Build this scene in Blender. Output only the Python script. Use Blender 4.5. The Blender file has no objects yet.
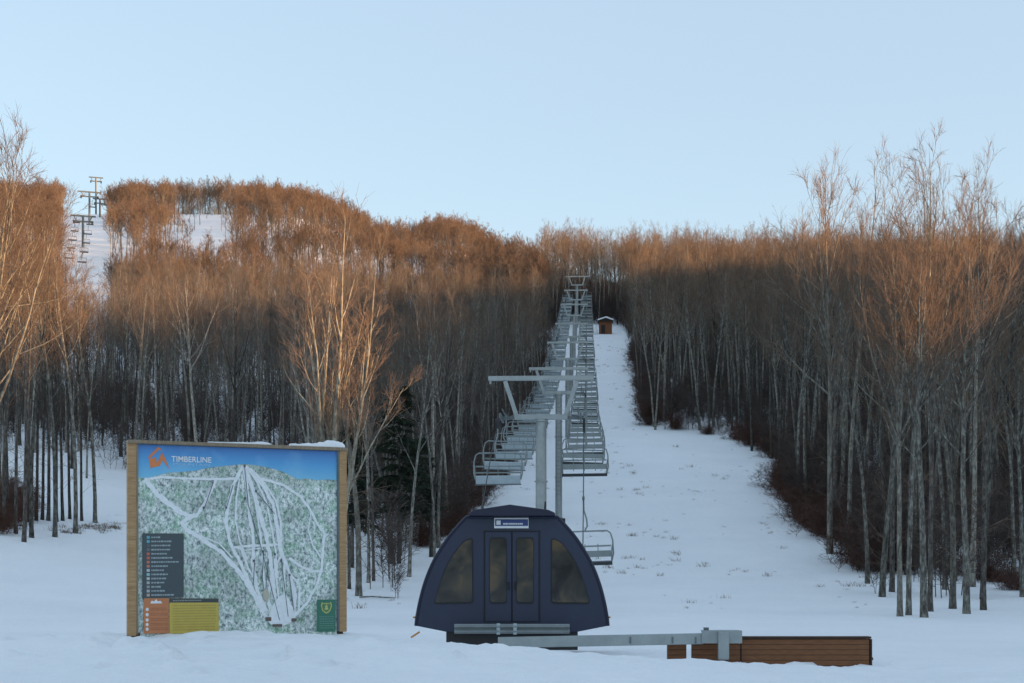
import bpy, bmesh, math, random
import numpy as np
from mathutils import Vector, Matrix, noise as mnoise

# ------------------------------------------------------------------ basics
scene = bpy.context.scene
col = scene.collection
F = 1422.2          # focal length in pixels of the 1024 px wide frame (50 mm lens)
PY0 = 575.0         # horizon row; the lens looks level from the origin
rnd = random.Random(7)
R = math.radians

def sm(a, b, x):
    t = np.clip((np.asarray(x, float) - a) / (b - a), 0, 1)
    return t * t * (3 - 2 * t)

def at(px, Y):       # metres sideways of the camera for a bearing, Y metres away
    return (px - 512.0) / F * Y

def hz(py, Y):
    return (PY0 - py) / F * Y

# ------------------------------------------------------------------ terrain
PR_Y = [-400, -60, 10, 18, 40, 60, 70, 80, 100, 125, 160, 200, 250, 290, 310, 350, 400, 450, 500, 550, 600, 650, 700, 780, 950, 3000]
PR_Z = [10, -1.5, -1.62, -1.62, -1.66, -1.5, -1.0, -0.2, 2.6, 7.5, 15.5, 25, 38, 49, 54, 65, 79, 92, 105, 119, 133, 147, 158, 165, 150, -50]
PL_Z = [10, -1.5, -1.62, -1.62, -1.66, -1.5, -1.0, -0.2, 2.6, 7.5, 15.5, 25, 39, 50, 55, 69, 87, 105, 122, 138, 153, 166, 172, 170, 150, -50]

def pchip(xs, ys):
    xs = np.array(xs, float); ys = np.array(ys, float)
    h = np.diff(xs); d = np.diff(ys) / h
    m = np.zeros_like(ys); m[0] = d[0]; m[-1] = d[-1]
    for k in range(1, len(xs) - 1):
        if d[k-1] * d[k] > 0:
            w1 = 2*h[k] + h[k-1]; w2 = h[k] + 2*h[k-1]
            m[k] = (w1 + w2) / (w1 / d[k-1] + w2 / d[k])
    def f(x):
        x = np.clip(np.asarray(x, float), xs[0], xs[-1])
        i = np.clip(np.searchsorted(xs, x, side='right') - 1, 0, len(xs) - 2)
        t = (x - xs[i]) / h[i]
        return ((1+2*t)*(1-t)**2*ys[i] + t*(1-t)**2*h[i]*m[i] + t*t*(3-2*t)*ys[i+1] + t*t*(t-1)*h[i]*m[i+1])
    return f
PR = pchip(PR_Y, PR_Z); PL = pchip(PR_Y, PL_Z)
CREST_U = [-1.2, -0.5, -0.16, -0.125, -0.10, -0.085, -0.04, 0.03, 0.06, 0.5, 1.2]
CREST_Y = [640, 660, 660, 610, 555, 545, 590, 500, 440, 440, 440]

def ground(x, y):
    x = np.asarray(x, float); y = np.asarray(y, float)
    yy = np.maximum(y, 1.0)
    u = np.clip(x / yy, -1.2, 1.2)
    yc = np.interp(u, CREST_U, CREST_Y)
    soft = 25.0                                         # rounded crest
    over = np.where(y > 200, np.log1p(np.exp(np.clip((y - yc) / soft, -40, 40))) * soft, 0)
    ye = np.where(y > 200, y - over, y)
    wl = sm(-0.02, -0.17, u)
    z = PR(ye) * (1 - wl) + PL(ye) * wl - 0.10 * over
    z = z + 7.5 * np.exp(-((u + 0.042) / 0.030) ** 2) * sm(380, 540, y) * (1 - sm(640, 760, y))
    # the wood on the near side slopes up away from the run
    z = z + 0.15 * np.maximum(0, -x - 8) * sm(35, 72, y) * (1 - sm(105, 185, y))
    z = z - 0.06 * np.clip(x - 24, 0, 60) * sm(70, 120, y) * (1 - sm(200, 330, y))
    # ploughed bank in front
    bk = sm(-2.6, -1.0, x)
    bank = sm(18.5, 23.2, y) * ((1 - sm(25.0, 31, y)) * (1 - bk) + (1 - sm(23.6, 26.8, y)) * bk)
    z = z + bank * np.interp(x, [-30, -9, -3, 1.0, 3.5, 6.5, 12], [0.50, 0.56, 0.60, 0.36, 0.16, -0.06, 0.10])
    # dip and swell of the flat
    z = z + 0.05 * np.sin(x * 0.31 + 1.0) * np.sin(y * 0.23) * sm(20, 40, y) * (1 - sm(400, 500, y))
    return z

def gz(x, y):
    return float(ground(x, y))

def hit(px, py, y0=30.0, y1=700.0):                    # where a bearing meets the snow
    ys = np.linspace(y0, y1, 4000)
    xs = (px - 512.0) / F * ys
    rows = PY0 - F * ground(xs, ys) / ys
    k = int(np.argmax(rows <= py)) if (rows <= py).any() else len(ys) - 1
    return float(xs[k]), float(ys[k])

def liftx(y):
    return 1.39 + 0.0529 * (y - 68.0)
def edge_r(y):
    return float(np.interp(y, [40, 55, 66, 78, 95, 105, 120, 140, 158, 168, 200, 250, 290, 330, 420], [13.5, 13.5, 14.5, 19, 23.5, 22, 23.5, 26, 25.5, 16.2, 17.8, 21.2, 23.6, 25, 26]))
def edge_l(y):
    return liftx(y) - float(np.interp(y, [60, 100, 130, 160, 290, 330, 420], [7.0, 6.6, 5.2, 4.6, 4.2, 4.2, 4.2]))

def open_snow(x, y):
    """True where no tree grows."""
    if y < 47: return True
    u = x / y
    if y > 200: u += 0.007 * mnoise.noise(Vector((x * 0.06, y * 0.06, 3.0))) + 0.004 * mnoise.noise(Vector((x * 0.3, y * 0.3, 5.0)))
    if edge_l(y) < x < edge_r(y) and y < 316: return True
    if x > 0 and y < 66: return True
    if x < -6 and y < 63: return True
    if x < -13 and y < 76: return True
    if x < -11 and 81 < y < 104 and u < -0.155 and u > -0.34: return True      # old cross trail
    if x < -11 and y < 98 and -0.275 < u < -0.125 and y > 60: return True
    if -0.317 < u < -0.283 and y > 215: return True                            # far lift line
    if -0.240 < u < -0.196 and 365 < y < 575: return (math.sin(x * 12.9898 + y * 78.233) * 43758.5453) % 1.0 > (0.06 if u < -0.205 else 0.2)
    if -0.285 < u < -0.268 and 325 < y < 395: return True
    return False

# ------------------------------------------------------------------ materials
def mat(name, base=(0.5, 0.5, 0.5), rough=0.7, metal=0.0, var=0.15, scale=6.0, bump=0.0, spec=0.5, stretch=(1, 1, 1), second=None, coat=0.0):
    m = bpy.data.materials.new(name); m.use_nodes = True
    nt = m.node_tree; nd = nt.nodes; lk = nt.links
    b = nd['Principled BSDF']
    b.inputs['Roughness'].default_value = rough
    b.inputs['Metallic'].default_value = metal
    b.inputs['Specular IOR Level'].default_value = spec
    if coat: b.inputs['Coat Weight'].default_value = coat
    tc = nd.new('ShaderNodeTexCoord'); mp = nd.new('ShaderNodeMapping')
    mp.inputs['Scale'].default_value = stretch
    lk.new(tc.outputs['Object'], mp.inputs['Vector'])
    n = nd.new('ShaderNodeTexNoise'); n.inputs['Scale'].default_value = scale
    n.inputs['Detail'].default_value = 6; n.inputs['Roughness'].default_value = 0.65
    lk.new(mp.outputs['Vector'], n.inputs['Vector'])
    r = nd.new('ShaderNodeValToRGB')
    r.color_ramp.elements[0].position = 0.3; r.color_ramp.elements[1].position = 0.7
    c0 = second if second else tuple(max(0, c * (1 - var)) for c in base)
    c1 = base if second else tuple(min(1, c * (1 + var)) for c in base)
    r.color_ramp.elements[0].color = (*c0, 1); r.color_ramp.elements[1].color = (*c1, 1)
    lk.new(n.outputs['Fac'], r.inputs['Fac']); lk.new(r.outputs['Color'], b.inputs['Base Color'])
    if bump:
        bp = nd.new('ShaderNodeBump'); bp.inputs['Strength'].default_value = bump; bp.inputs['Distance'].default_value = 0.02
        lk.new(n.outputs['Fac'], bp.inputs['Height']); lk.new(bp.outputs['Normal'], b.inputs['Normal'])
    return m

M = {}
M['galv'] = mat('galvanised steel', (0.30, 0.335, 0.34), 0.45, 0.35, 0.14, 3.0)
M['galv_dark'] = mat('weathered steel', (0.12, 0.145, 0.155), 0.5, 0.3, 0.2, 3.0)
M['galv_pale'] = mat('pale seat metal', (0.37, 0.44, 0.47), 0.5, 0.1, 0.1, 3.0)
M['chair_tube'] = mat('chair tube', (0.20, 0.235, 0.24), 0.45, 0.25, 0.12, 3.0)
M['rubber'] = mat('black rubber', (0.018, 0.018, 0.02), 0.6, 0, 0.2, 8)
M['dark_bar'] = mat('dark seat bar', (0.02, 0.024, 0.028), 0.6, 0, 0.2, 8)
M['rope'] = mat('steel cable', (0.035, 0.037, 0.04), 0.5, 0.4, 0.2, 8)
M['navy'] = mat('navy enamel', (0.026, 0.036, 0.072), 0.42, 0, 0.10, 1.4, spec=0.4, second=(0.021, 0.029, 0.056))
M['navy_dark'] = mat('navy enamel cap', (0.010, 0.013, 0.036), 0.38, 0, 0.12, 1.5, spec=0.4)
M['seal'] = mat('window seal', (0.008, 0.009, 0.012), 0.6, 0, 0.1, 8)
M['white_paint'] = mat('white sign paint', (0.72, 0.74, 0.75), 0.5, 0, 0.05, 4)
M['blue_paint'] = mat('blue sign paint', (0.03, 0.055, 0.20), 0.5, 0, 0.1, 4)
M['amber'] = mat('amber marker', (0.5, 0.22, 0.04), 0.5, 0, 0.2, 10)
M['snow_cap'] = mat('packed snow', (0.80, 0.82, 0.85), 0.6, 0, 0.04, 5, bump=0.5)
M['hut_wood'] = mat('brown boards', (0.17, 0.065, 0.026), 0.75, 0, 0.3, 3, stretch=(1, 1, 6))
M['hut_dark'] = mat('dark opening', (0.02, 0.016, 0.014), 0.8)

def wood(name, a, b, grooves=0.0, period=0.1, stretch=(1.2, 1.2, 14)):
    m = mat(name, b, 0.75, 0, 0.2, 3.0, bump=0.25, stretch=stretch, second=a)
    if grooves:
        nt = m.node_tree; nd = nt.nodes; lk = nt.links
        bs = nd['Principled BSDF']
        tc = nd.new('ShaderNodeTexCoord'); sx = nd.new('ShaderNodeSeparateXYZ'); lk.new(tc.outputs['Object'], sx.inputs[0])
        fr = nd.new('ShaderNodeMath'); fr.operation = 'PINGPONG'; fr.inputs[1].default_value = period / 2
        lk.new(sx.outputs['Z'], fr.inputs[0])
        rp = nd.new('ShaderNodeMapRange'); rp.inputs['From Min'].default_value = 0; rp.inputs['From Max'].default_value = 0.012
        rp.inputs['To Min'].default_value = 1 - grooves; rp.inputs['To Max'].default_value = 1
        lk.new(fr.outputs[0], rp.inputs['Value'])
        mx = nd.new('ShaderNodeVectorMath'); mx.operation = 'SCALE'
        src = bs.inputs['Base Color'].links[0].from_socket
        lk.new(src, mx.inputs[0]); lk.new(rp.outputs[0], mx.inputs['Scale']); lk.new(mx.outputs[0], bs.inputs['Base Color'])
    return m
M['post_wood'] = wood('weathered post wood', (0.25, 0.14, 0.06), (0.48, 0.31, 0.155))
M['rail_wood'] = wood('grey brown rail wood', (0.16, 0.12, 0.08), (0.30, 0.24, 0.17), stretch=(14, 1.2, 1.2))
M['plank_wood'] = wood('red brown planks', (0.12, 0.045, 0.016), (0.24, 0.10, 0.038), 0.75, 0.098, stretch=(1.6, 3, 22))
M['plank_dark'] = wood('dark plank edge', (0.03, 0.014, 0.007), (0.06, 0.028, 0.013), stretch=(3, 3, 3))

def bark(name, dark, light, patch, scale=1.0):
    m = bpy.data.materials.new(name); m.use_nodes = True
    nt = m.node_tree; nd = nt.nodes; lk = nt.links; b = nd['Principled BSDF']
    b.inputs['Roughness'].default_value = 0.9; b.inputs['Specular IOR Level'].default_value = 0.2
    tc = nd.new('ShaderNodeTexCoord'); mp = nd.new('ShaderNodeMapping'); mp.inputs['Scale'].default_value = (3.2, 3.2, 1.3)
    oi = nd.new('ShaderNodeObjectInfo')
    ad = nd.new('ShaderNodeVectorMath'); ad.operation = 'ADD'
    sc = nd.new('ShaderNodeMath'); sc.operation = 'MULTIPLY'; sc.inputs[1].default_value = 37.0
    lk.new(oi.outputs['Random'], sc.inputs[0]); lk.new(tc.outputs['Object'], ad.inputs[0]); lk.new(sc.outputs[0], ad.inputs[1])
    lk.new(ad.outputs[0], mp.inputs['Vector'])
    n = nd.new('ShaderNodeTexNoise'); n.inputs['Scale'].default_value = 2.2 * scale; n.inputs['Detail'].default_value = 7; n.inputs['Roughness'].default_value = 0.7
    lk.new(mp.outputs['Vector'], n.inputs['Vector'])
    r = nd.new('ShaderNodeValToRGB'); e = r.color_ramp.elements
    e[0].position = 0.38; e[0].color = (*dark, 1); e[1].position = 0.52; e[1].color = (*light, 1)
    e2 = e.new(0.64); e2.color = (*patch, 1)
    lk.new(n.outputs['Fac'], r.inputs['Fac'])
    # every trunk a little lighter or darker
    mr = nd.new('ShaderNodeMapRange'); mr.inputs['To Min'].default_value = 0.5; mr.inputs['To Max'].default_value = 1.45
    lk.new(oi.outputs['Random'], mr.inputs['Value'])
    v = nd.new('ShaderNodeVectorMath'); v.operation = 'SCALE'
    lk.new(r.outputs['Color'], v.inputs[0]); lk.new(mr.outputs[0], v.inputs['Scale']); lk.new(v.outputs[0], b.inputs['Base Color'])
    bp = nd.new('ShaderNodeBump'); bp.inputs['Strength'].default_value = 0.5; bp.inputs['Distance'].default_value = 0.03
    lk.new(n.outputs['Fac'], bp.inputs['Height']); lk.new(bp.outputs['Normal'], b.inputs['Normal'])
    return m
M['bark'] = bark('grey bark', (0.05, 0.046, 0.041), (0.135, 0.13, 0.115), (0.26, 0.27, 0.235))
M['bark_sunlit'] = bark('sunlit pale bark', (0.16, 0.14, 0.11), (0.33, 0.30, 0.235), (0.46, 0.44, 0.36))  # extra pale, sunlight put into the bark colour
M['bark_pale'] = bark('pale bark', (0.10, 0.092, 0.078), (0.23, 0.215, 0.185), (0.36, 0.36, 0.31))
M['bark_dark'] = bark('dark bark', (0.032, 0.028, 0.026), (0.078, 0.07, 0.063), (0.14, 0.135, 0.12))
def twig_mat(name, a, b, lo=0.7, hi=1.25):
    m = bpy.data.materials.new(name); m.use_nodes = True
    nt = m.node_tree; nd = nt.nodes; lk = nt.links; bs = nd['Principled BSDF']
    bs.inputs['Roughness'].default_value = 0.85; bs.inputs['Specular IOR Level'].default_value = 0.2
    oi = nd.new('ShaderNodeObjectInfo'); mx = nd.new('ShaderNodeMix'); mx.data_type = 'RGBA'
    mx.inputs['A'].default_value = (*a, 1); mx.inputs['B'].default_value = (*b, 1)
    lk.new(oi.outputs['Random'], mx.inputs['Factor'])
    tc = nd.new('ShaderNodeTexCoord'); n = nd.new('ShaderNodeTexNoise'); n.inputs['Scale'].default_value = 0.8; n.inputs['Detail'].default_value = 2
    lk.new(tc.outputs['Object'], n.inputs['Vector'])
    mr = nd.new('ShaderNodeMapRange'); mr.inputs['To Min'].default_value = lo; mr.inputs['To Max'].default_value = hi
    mr.inputs['From Min'].default_value = 0.3; mr.inputs['From Max'].default_value = 0.7
    lk.new(n.outputs['Fac'], mr.inputs['Value'])
    v = nd.new('ShaderNodeVectorMath'); v.operation = 'SCALE'
    lk.new(mx.outputs['Result'], v.inputs[0]); lk.new(mr.outputs[0], v.inputs['Scale']); lk.new(v.outputs[0], bs.inputs['Base Color'])
    return m
M['twig'] = twig_mat('bare twigs', (0.12, 0.085, 0.062), (0.18, 0.13, 0.096))
M['twig_far'] = twig_mat('bare twigs far', (0.12, 0.08, 0.058), (0.175, 0.12, 0.085))
M['twig_shade'] = twig_mat('grey twigs', (0.095, 0.082, 0.073), (0.145, 0.126, 0.112))  # greyer tone painted to dull the unlit near wood
M['twig_unlit'] = twig_mat('unlit brown twigs', (0.065, 0.048, 0.038), (0.095, 0.07, 0.055))  # darker copy of the far twigs, painted for unlit patches
M['brush'] = twig_mat('red brown brush', (0.085, 0.042, 0.032), (0.125, 0.068, 0.052))
M['sapling'] = twig_mat('brown saplings', (0.068, 0.052, 0.046), (0.105, 0.083, 0.073))
M['needle'] = twig_mat('dark needles', (0.018, 0.030, 0.020), (0.03, 0.044, 0.028), 0.6, 1.4)
M['straw'] = twig_mat('dead grass', (0.16, 0.115, 0.075), (0.22, 0.17, 0.12))

def snow_material():
    m = bpy.data.materials.new('snow'); m.use_nodes = True
    nt = m.node_tree; nd = nt.nodes; lk = nt.links; b = nd['Principled BSDF']
    b.inputs['Roughness'].default_value = 0.62; b.inputs['Specular IOR Level'].default_value = 0.3
    ge = nd.new('ShaderNodeNewGeometry')
    n1 = nd.new('ShaderNodeTexNoise'); n1.inputs['Scale'].default_value = 0.16; n1.inputs['Detail'].default_value = 8; n1.inputs['Roughness'].default_value = 0.6
    n2 = nd.new('ShaderNodeTexNoise'); n2.inputs['Scale'].default_value = 2.6; n2.inputs['Detail'].default_value = 8; n2.inputs['Roughness'].default_value = 0.62
    n3 = nd.new('ShaderNodeTexNoise'); n3.inputs['Scale'].default_value = 0.9; n3.inputs['Detail'].default_value = 9; n3.inputs['Roughness'].default_value = 0.75
    mp = nd.new('ShaderNodeMapping'); mp.inputs['Scale'].default_value = (1, 0.35, 1)
    lk.new(ge.outputs['Position'], mp.inputs['Vector'])
    for n in (n1, n2): lk.new(ge.outputs['Position'], n.inputs['Vector'])
    lk.new(mp.outputs[0], n3.inputs['Vector'])
    r = nd.new('ShaderNodeValToRGB'); e = r.color_ramp.elements
    e[0].position = 0.25; e[0].color = (0.82, 0.84, 0.86, 1); e[1].position = 0.7; e[1].color = (0.91, 0.92, 0.93, 1)
    lk.new(n1.outputs['Fac'], r.inputs['Fac'])
    # thin cover: earth and stalks show through in flecks, most of all on the run and in the wood
    sx = nd.new('ShaderNodeSeparateXYZ'); lk.new(ge.outputs['Position'], sx.inputs[0])
    far = nd.new('ShaderNodeMapRange'); far.inputs['From Min'].default_value = 58; far.inputs['From Max'].default_value = 85
    lk.new(sx.outputs['Y'], far.inputs['Value'])
    fl = nd.new('ShaderNodeMapRange'); fl.inputs['From Min'].default_value = 0.63; fl.inputs['From Max'].default_value = 0.75
    lk.new(n3.outputs['Fac'], fl.inputs['Value'])
    mu = nd.new('ShaderNodeMath'); mu.operation = 'MULTIPLY'; lk.new(far.outputs[0], mu.inputs[0]); lk.new(fl.outputs[0], mu.inputs[1])
    mu2 = nd.new('ShaderNodeMath'); mu2.operation = 'MULTIPLY'; mu2.inputs[1].default_value = 0.6; lk.new(mu.outputs[0], mu2.inputs[0])
    mx = nd.new('ShaderNodeMix'); mx.data_type = 'RGBA'; mx.inputs['B'].default_value = (0.20, 0.16, 0.13, 1)
    lk.new(mu2.outputs[0], mx.inputs['Factor']); lk.new(r.outputs['Color'], mx.inputs['A']); lk.new(mx.outputs['Result'], b.inputs['Base Color'])
    a = nd.new('ShaderNodeMath'); a.operation = 'MULTIPLY'; a.inputs[1].default_value = 2.2; lk.new(n1.outputs['Fac'], a.inputs[0])
    s = nd.new('ShaderNodeMath'); s.operation = 'ADD'; lk.new(a.outputs[0], s.inputs[0]); lk.new(n2.outputs['Fac'], s.inputs[1])
    bp = nd.new('ShaderNodeBump'); bp.inputs['Strength'].default_value = 0.55; bp.inputs['Distance'].default_value = 0.16
    lk.new(s.outputs[0], bp.inputs['Height']); lk.new(bp.outputs['Normal'], b.inputs['Normal'])
    return m
M['snow'] = snow_material()

# ------------------------------------------------------------------ mesh helpers
class MB:
    def __init__(self): self.v = []; self.f = []; self.n = 0; self.mi = []
    def add(self, verts, faces, mi=0):
        o = self.n
        self.v.extend([tuple(p) for p in verts]); self.n += len(verts)
        self.f.extend([tuple(i + o for i in f) for f in faces]); self.mi.extend([mi] * len(faces))
        return self
    def box(self, c, s, rot=None):
        pts = [Vector((sx*s[0]/2, sy*s[1]/2, sz*s[2]/2)) for sx in (-1, 1) for sy in (-1, 1) for sz in (-1, 1)]
        if rot: pts = [rot @ p for p in pts]
        pts = [p + Vector(c) for p in pts]
        return self.add(pts, [(0, 1, 3, 2), (4, 6, 7, 5), (0, 4, 5, 1), (2, 3, 7, 6), (0, 2, 6, 4), (1, 5, 7, 3)])
    def bar(self, a, b, w, h=None):
        a = Vector(a); b = Vector(b); d = (b - a); L = d.length
        q = d.to_track_quat('Z', 'Y').to_matrix()
        return self.box((a + b) / 2, (w, h or w, L), q)
    def tube(self, path, radii, n=8, cap=True):
        P = [Vector(p) for p in path]
        if not hasattr(radii, '__len__'): radii = [radii] * len(P)
        vs = []; fs = []
        t0 = (P[1] - P[0]).normalized()
        ref = Vector((1, 0, 0)) if abs(t0.x) < 0.8 else Vector((0, 1, 0))
        nrm = (ref - t0 * ref.dot(t0)).normalized()
        for i, p in enumerate(P):
            t = (P[min(i+1, len(P)-1)] - P[max(i-1, 0)]).normalized()
            nrm = (nrm - t * nrm.dot(t)).normalized(); b = t.cross(nrm)
            for k in range(n):
                a = 2 * math.pi * k / n
                vs.append(p + (nrm * math.cos(a) + b * math.sin(a)) * radii[i])
        for i in range(len(P) - 1):
            for k in range(n):
                fs.append((i*n + k, i*n + (k+1) % n, (i+1)*n + (k+1) % n, (i+1)*n + k))
        if cap:
            fs.append(tuple(reversed(range(n)))); fs.append(tuple((len(P)-1)*n + k for k in range(n)))
        return self.add(vs, fs)
    def prism(self, poly, y0, y1):
        """poly of (x, z) extruded along y"""
        n = len(poly)
        vs = [(x, y0, z) for x, z in poly] + [(x, y1, z) for x, z in poly]
        fs = [tuple(range(n)), tuple(reversed(range(n, 2*n)))]
        fs += [(i, i + n, (i+1) % n + n, (i+1) % n) for i in range(n)]
        return self.add(vs, fs)
    def mesh(self, name, mats, smooth=False):
        me = bpy.data.meshes.new(name)
        me.from_pydata(self.v, [], self.f)
        for m in (mats if isinstance(mats, (list, tuple)) else [mats]): me.materials.append(m)
        if len(set(self.mi)) > 1: me.polygons.foreach_set('material_index', self.mi)
        bm = bmesh.new(); bm.from_mesh(me); bmesh.ops.recalc_face_normals(bm, faces=bm.faces); bm.to_mesh(me); bm.free()
        if smooth: me.polygons.foreach_set('use_smooth', [True] * len(me.polygons))
        me.update(); return me
    def build(self, name, m, parent=None, smooth=False, bevel=0.0):
        o = link(name, self.mesh(name, m, smooth), parent)
        if bevel:
            md = o.modifiers.new('edge', 'BEVEL'); md.width = bevel; md.segments = 2; md.limit_method = 'ANGLE'
        return o

def link(name, data, parent=None):
    o = bpy.data.objects.new(name, data); col.objects.link(o)
    if parent: o.parent = parent
    return o
def tag(o, label=None, cat=None, group=None, kind=None):
    if label: o['label'] = label
    if cat: o['category'] = cat
    if group: o['group'] = group
    if kind: o['kind'] = kind
    return o
def thing(name, loc, label, cat, group=None, rz=0.0):
    o = bpy.data.objects.new(name, None); col.objects.link(o)
    o.location = loc; o.rotation_euler = (0, 0, rz); o.empty_display_size = 0.3
    return tag(o, label, cat, group)
def dup(root, loc, rz=0.0, label=None, group=None, parent=None):
    c = root.copy(); col.objects.link(c)
    if parent is None:
        c.location = loc; c.rotation_euler = (0, 0, rz)
        if label: c['label'] = label
        if group: c['group'] = group
    else: c.parent = parent
    for ch in root.children: dup(ch, None, parent=c)
    return c
def pydata(name, V, Fq, mats, mi=None, smooth=False):
    me = bpy.data.meshes.new(name)
    V = np.asarray(V, np.float32); Fq = np.asarray(Fq, np.int32)
    k = Fq.shape[1]
    me.vertices.add(len(V)); me.vertices.foreach_set('co', V.ravel())
    me.loops.add(Fq.size); me.loops.foreach_set('vertex_index', Fq.ravel())
    me.polygons.add(len(Fq)); me.polygons.foreach_set('loop_start', np.arange(0, Fq.size, k, dtype=np.int32))
    for m in (mats if isinstance(mats, (list, tuple)) else [mats]): me.materials.append(m)
    if mi is not None: me.polygons.foreach_set('material_index', np.asarray(mi, np.int32))
    if smooth: me.polygons.foreach_set('use_smooth', np.ones(len(Fq), bool))
    me.update(calc_edges=True); return me

# ------------------------------------------------------------------ ground
def axis(dense, fine, lim, grow=1.07):
    out = [0.0]; s = fine
    while out[-1] < lim:
        out.append(out[-1] + s)
        if out[-1] > dense: s *= grow
    return out
xa = axis(9, 0.14, 3200, 1.045); xs = np.array([-v for v in xa[:0:-1]] + xa)
yp = [-1200, -700, -400, -250, -150, -90, -50, -25, -8, 4, 10, 14, 16.5]
yv = 16.5; s = 0.12
while yv < 3600:
    yv += s; yp.append(yv)
    if yv > 30: s *= 1.028
ys = np.array(yp)
X, Y = np.meshgrid(xs, ys)
Z = ground(X, Y)
rr = np.zeros_like(Z)
for j, yy in enumerate(ys):
    if not (14 < yy < 62): continue
    wb = float(sm(18.5, 21, yy) * (1 - sm(24, 28, yy)))
    for i, xx in enumerate(xs):
        if abs(xx) > 26: continue
        v = mnoise.fractal(Vector((xx * 0.35, yy * 0.35, 1.0)), 0.9, 2.1, 3) * 0.06
        v += wb * 0.05 * mnoise.fractal(Vector((xx * 1.6, yy * 1.6, 3.0)), 0.8, 2.1, 4)
        c = mnoise.noise(Vector((xx * 1.9, yy * 1.9, 9.0))) + 0.4 * mnoise.noise(Vector((xx * 3.7, yy * 3.7, 2.0)))
        clod = max(0.0, c - 0.34) * float(sm(19.6, 20.6, yy) * (1 - sm(22.8, 24.0, yy)))
        wl = 1.0 if (xx < -0.8) else 0.35
        v += clod * 0.42 * wl
        v -= 0.16 * math.exp(-((xx + 6.35) / 0.40) ** 2 - ((yy - 23.9) / 0.5) ** 2)
        nb = float(sm(25.0, 25.8, yy) * (1 - sm(26.6, 27.2, yy)) * sm(2.6, 3.0, xx) * (1 - sm(7.2, 8.0, xx)))
        if nb: v += nb * (0.11 * mnoise.fractal(Vector((xx * 2.3, yy * 1.2, 6.0)), 0.7, 2.0, 3) - 0.03 - 0.05 * float(sm(5.2, 6.6, xx)))
        nc = float(sm(23.2, 23.7, yy) * (1 - sm(24.3, 25.0, yy)) * (1 - sm(-2.9, -2.4, xx)) * sm(-8, -7, xx))
        if nc: v += nc * 0.10 * mnoise.fractal(Vector((xx * 1.7, yy * 1.5, 8.0)), 0.7, 2.0, 3)
        rr[j, i] = v
Z = Z + rr
nx, ny = len(xs), len(ys)
idx = np.arange(nx * ny).reshape(ny, nx)
quads = np.stack([idx[:-1, :-1], idx[:-1, 1:], idx[1:, 1:], idx[1:, :-1]], -1).reshape(-1, 4)
g = link('ground', pydata('ground', np.stack([X, Y, Z], -1).reshape(-1, 3), quads, M['snow'], smooth=True))
tag(g, kind='structure')

# ------------------------------------------------------------------ sun and an unseen, added spur that shades the valley
SUN_EL = 2.0
sd = Vector((0.94, -0.3412, 0)).normalized()
# crest heights shaped to place the shade line, against the distance across the light
SHADE_N = [-300, -60, 30, 41, 44, 50, 57, 62, 68, 84, 90, 121, 150, 168, 196, 243, 343, 387, 480, 700]
SHADE_H = [22, 16, 13, 12.6, 10.5, 11.5, 12.7, 16.5, 17.8, 21.5, 23.5, 33.5, 39.5, 44, 49, 58.5, 76, 84, 104, 140]
hv = []; hf = []
rg = random.Random(3)
for k, nn in enumerate(np.arange(-260, 640, 4.0)):
    top = float(np.interp(nn, SHADE_N, SHADE_H)) + 1.0 * mnoise.fractal(Vector((nn * 0.05, 0, 0)), 1, 2, 3) + rg.uniform(-0.7, 0.7)
    for da, hfac in ((-150, 0.0), (-45, 0.7), (0, 1.0), (12, 0.75), (34, 0.0)):
        a_ = -100.0 + da
        x_ = -sd.y * nn + sd.x * -a_; y_ = sd.x * nn - sd.y * a_
        ft = gz(x_, y_) - 3
        hv.append((x_, y_, ft + (top - ft) * hfac))
    if k:
        for q in range(4):
            a = (k-1)*5 + q; hf.append((a, a + 1, a + 6, a + 5))
shade_spur = link('shade_ridge', pydata('shade_ridge', hv, hf, mat('shade ridge brown', (0.13, 0.10, 0.08), 0.95, 0, 0.4, 0.25, bump=0.6)))  # unseen ridge, added for the shade it casts
tag(shade_spur, kind='structure')

# ------------------------------------------------------------------ trees
def seg_batch(p0, p1, r0, r1, sides=3):
    """separate tapering prisms"""
    p0 = np.asarray(p0); p1 = np.asarray(p1); r0 = np.asarray(r0)[:, None]; r1 = np.asarray(r1)[:, None]
    d = p1 - p0; d /= (np.linalg.norm(d, axis=1, keepdims=True) + 1e-9)
    ref = np.where(np.abs(d[:, 2:3]) > 0.9, np.array([[1.0, 0, 0]]), np.array([[0, 0, 1.0]]))
    a = np.cross(d, ref); a /= (np.linalg.norm(a, axis=1, keepdims=True) + 1e-9); b = np.cross(d, a)
    V = []
    for k in range(sides):
        an = 2 * math.pi * k / sides
        V.append(p0 + (a * math.cos(an) + b * math.sin(an)) * r0)
    for k in range(sides):
        an = 2 * math.pi * k / sides
        V.append(p1 + (a * math.cos(an) + b * math.sin(an)) * r1)
    V = np.stack(V, 1); n = len(p0)
    base = (np.arange(n) * 2 * sides)[:, None]
    Fs = np.stack([base + np.array([[k, (k+1) % sides, sides + (k+1) % sides, sides + k]]) for k in range(sides)], 1)
    return V.reshape(-1, 3), Fs.reshape(-1, 4)

def rot_about(rng, d, ang, az):
    d = d / np.linalg.norm(d)
    ref = np.array([0, 0, 1.0]) if abs(d[2]) < 0.9 else np.array([1.0, 0, 0])
    a = np.cross(d, ref); a /= np.linalg.norm(a); b = np.cross(d, a)
    return d * math.cos(ang) + (a * math.cos(az) + b * math.sin(az)) * math.sin(ang)

def curve(rng, p, d, L, n, up, wob):
    P = [p.copy()]; d = d / np.linalg.norm(d)
    for _ in range(n):
        d = d + np.array([0, 0, up]) + rng.normal(0, wob, 3); d /= np.linalg.norm(d)
        P.append(P[-1] + d * L / n)
    return P

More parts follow.
